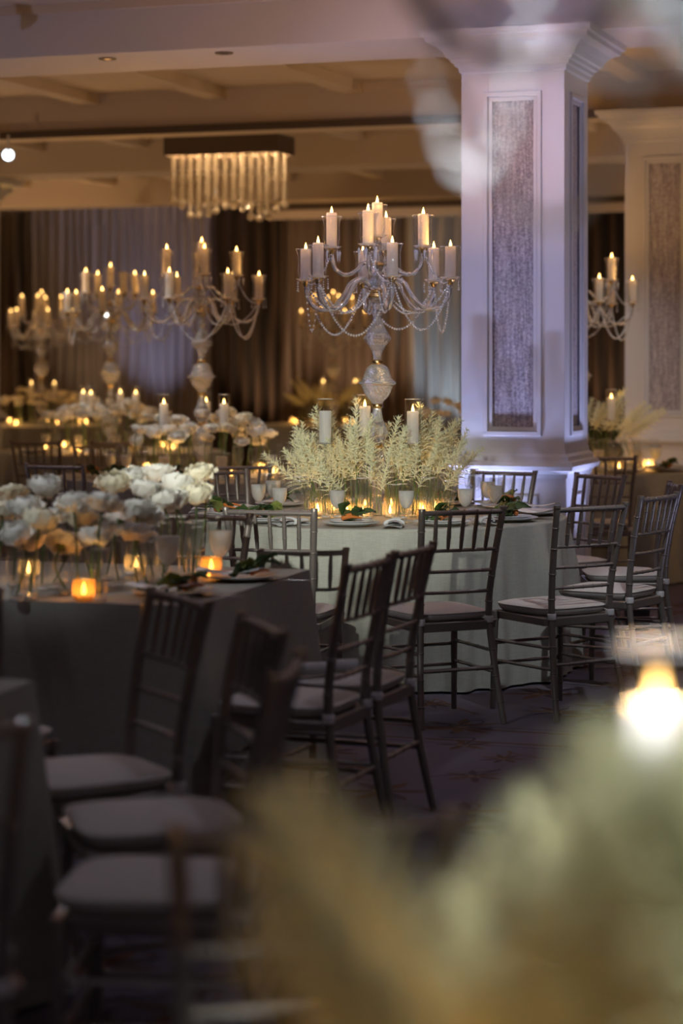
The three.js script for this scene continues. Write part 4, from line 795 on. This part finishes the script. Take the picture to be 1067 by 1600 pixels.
astilbeCluster(...T.right, 40, 0.44, 'at the table behind the column', 65, 0.2, [[955, -0.3]]);
[[-100, 'g'], [-72, 'pmgw'], [-42, 'psgw'], [-15, 'gw']].forEach(([deg, k], i) => placeSetting(...T.right, 0.92, deg, 'at the table behind the column', 'at the table behind the column', 100 + i, k));
placeCandelabrum(...T.far, 0.5, 'small-looking crystal candelabrum before the brown sheer curtain', 'the candelabrum before the brown sheer curtain', 0.35);
astilbeCluster(...T.far, 30, 0.44, 'at the table before the brown sheer curtain', 66, 0.2, [[505, -0.2], [555, 0]]);

// ---- the long table of roses: blooms given by picture column, row and depth
{
  const r = rng(17);
  const L = [[16, 769, 7.5], [71, 757, 7.35], [39, 789, 7.2], [114, 781, 7.15], [63, 809, 7.1], [24, 832, 7.05], [163, 781, 7.05], [160, 822, 7.3], [177, 752, 7.7], [203, 744, 7.85], [226, 761, 7.6], [246, 736, 7.9], [309, 738, 7.95], [276, 754, 7.8], [252, 777, 7.6], [215, 792, 7.3], [307, 769, 7.75], [228, 803, 7.35], [213, 828, 7.2], [148, 836, 7.1], [4, 795, 7.3], [98, 846, 7.2], [270, 780, 7.7], [95, 800, 7.4], [130, 806, 7.3], [190, 806, 7.5], [45, 840, 7.15]];
  L.forEach(([px, py, d], i) => {
    const head = V(PX(px, d), EYE - (py - HY) / F * d, -d), q = rose.at(0, 0);
    const foot = V(head.x + (r() - 0.5) * 0.07, TOP + 0.02, head.z - (r() - 0.3) * 0.08);
    const h = [0.17, 0.2, 0.23][i % 3];
    vase(V(foot.x, TOP, foot.z), h, 0.024, `${['short', 'medium-tall', 'tall'][i % 3]} slim clear bud vase on the rose table`, 'bud vases on the rose table');
    roseAt(head, foot, 1.02 + 0.2 * r(), `large white garden rose ${head.y > 1.08 ? 'held high' : head.y > 0.98 ? 'at middle height' : 'hanging low above the vases'} on the rose table`, 'roses on the rose table', r);
  });
  for (const [px, d] of [[45, 7.75], [212, 7.95]]) votive(V(PX(px, d), TOP, -d), 'small glass votive behind the vases of the rose table', 'votives on the rose table', 0.05);
  votive(V(PX(131, 7.05), TOP, -7.05), 'round amber quilted glass votive at the front of the rose table', null, 0.07, M.amber);
  votive(V(PX(330, 7.85), TOP, -7.85), 'amber quilted glass votive under the goblet of the rose table', null, 0.07, M.amber);
  goblet(V(PX(262, 7.45), TOP, -7.45), 'frosty water goblet at the end of the rose table', 'goblets on the rose table', 1.15);
  goblet(V(PX(344, 7.78), TOP, -7.78), 'water goblet beside the amber votive of the rose table', 'goblets on the rose table', 1.1);
  wineGlass(V(PX(222, 7.35), TOP, -7.35), 'clear wine glass before the roses of the rose table', 'wine glasses on the rose table');
  wineGlass(V(PX(310, 7.7), TOP, -7.7), 'clear wine glass at the corner of the rose table', 'wine glasses on the rose table');
  const set = (px, d, turn, seed) => {
    const x = PX(px, d);
    const p = solo('dinner_plate', plateGeo, M.china, 'white dinner plate under a menu on the rose table', 'plate', 'plates on the rose table'); p.position.set(x, TOP, -d);
    menuCard(V(x - 0.03, TOP + 0.028, -d + 0.02), turn, 'curved white menu card lying across a plate of the rose table', 'menus on the rose table');
    salad(V(x + 0.05, TOP + 0.012, -d), turn, 'leaf salad with a carrot on a plate of the rose table', 'salads on the rose table', seed);
    fork(V(x + 0.16, TOP, -d + 0.02), turn, 'silver fork beside a plate on the rose table', 'forks on the rose table');
  };
  set(270, 7.2, 1.2, 3); set(375, 7.7, 1.25, 4);
}
// ---- the corner table
{
  const p = corner.at(0.22, 0.5);
  const pl = solo('dinner_plate', plateGeo, M.china, 'white plate on the corner table', 'plate'); pl.position.set(p.x, TOP, p.z);
  salad(V(p.x - 0.02, TOP + 0.012, p.z), 0.4, 'dark leaf salad on the corner table', null, 9);
  const n = napkin(V(p.x + 0.06, TOP + 0.05, p.z - 0.1), 1.1, 'tall folded white napkin leaning on the corner table plate', null); n.rotation.set(0.5, 0.9, 0.25);
  const f = fork(V(p.x + 0.17, TOP, p.z + 0.05), 0.3, 'silver fork at the hem of the corner table', null);
}
// ---- the front table of blurred flowers, its candelabrum and one candle
{
  const [cx, cd] = T.front;
  placeCandelabrum(cx, cd, 0.087, 'crystal candelabrum whose bead swag hangs close before the column', 'the candelabrum over the front flowers', 0.15);
  const r = rng(91), g = 'blurred astilbe of the front table';
  const rows = [[330, 1270], [430, 1200], [540, 1280], [640, 1440], [740, 1340], [830, 1110], [900, 1000], [960, 1160], [1200, 1180]];
  const rowAt = px => { for (let k = 1; k < rows.length; k++) if (px <= rows[k][0]) { const [x0, y0] = rows[k - 1], [x1, y1] = rows[k]; return y0 + (y1 - y0) * (px - x0) / (x1 - x0); } return 1180; };
  for (let i = 0; i < 86; i++) {
    const side = i >= 60, px = side ? 930 + 200 * ((i * 0.618034) % 1) : 370 + 780 * ((i * 0.618034) % 1), d = side ? 1.3 + 0.3 * r() : 1.3 + 0.62 * r(), py = i >= 76 ? 1120 + 70 * r() : side ? 1130 + 260 * r() : rowAt(px) + 440 * Math.pow(r(), 1.1), tip = V(PX(px, d), EYE - (py - HY) / F * d, -d), s = 0.8 + 0.35 * r();
    const dir = V(tip.x - cx + (r() - 0.5) * 0.3, 0.75, tip.z + cd + (r() - 0.5) * 0.3).normalize(), base = tip.clone().addScaledVector(dir, -0.25 * s);
    const foot = V(base.x + (cx - base.x) * 0.25, TOP + 0.004, base.z + (-cd - base.z) * 0.25);
    astilbeAt(base, dir, foot, s, `blurred creamy astilbe of the front table, ${px > 880 ? 'beside its candle' : px < 600 ? 'next to the blurred chairs' : 'over the open carpet'}`, g);
  }
  for (const [px, d] of [[450, 1.55], [640, 1.42], [800, 1.6], [980, 1.5], [560, 1.75]]) votive(V(PX(px, d), TOP, -d), 'glass votive out of view, placed to warm the blurred front flowers', 'unseen votives under the front flowers', 0.12);  // out of view, placed to warm the plumes from below
  hurricane(V(PX(1027, 2.12), TOP, -2.12), 0.29, 'blurred glass candle holder behind the front flowers', 'tall glass candle holders', true, 0.3, 'the blurred front cylinder');
}
// ---- rolled papers on a chair cushion
for (const [dx, dd, y, a, k] of [[-0.08, -0.05, 0.49 + 0.022, 0.25, 0], [0.03, 0.02, 0.49 + 0.022, 0.1, 1]]) {
  const t = thing('paper_roll', k ? 'short white paper roll with a copper lining next to the longer roll' : 'white paper roll with a copper lining lying on a chair cushion', 'paper roll', 'paper rolls on the cushion', W(-0.02 + dx, 7.3 + dd, y), a);
  const g = new THREE.CylinderGeometry(0.022, 0.022, k ? 0.09 : 0.13, 24, 1, true); g.rotateZ(Math.PI / 2); part('paper', g, M.napkin, t);
  const i = new THREE.CylinderGeometry(0.0205, 0.0205, k ? 0.092 : 0.132, 24, 1, true); i.rotateZ(Math.PI / 2); part('lining', i, M.copper, t);
}

scene.traverse(o => { if (o.isMesh && o.name !== 'flame') { o.castShadow = true; o.receiveShadow = true; } });
renderer.render(scene, camera);
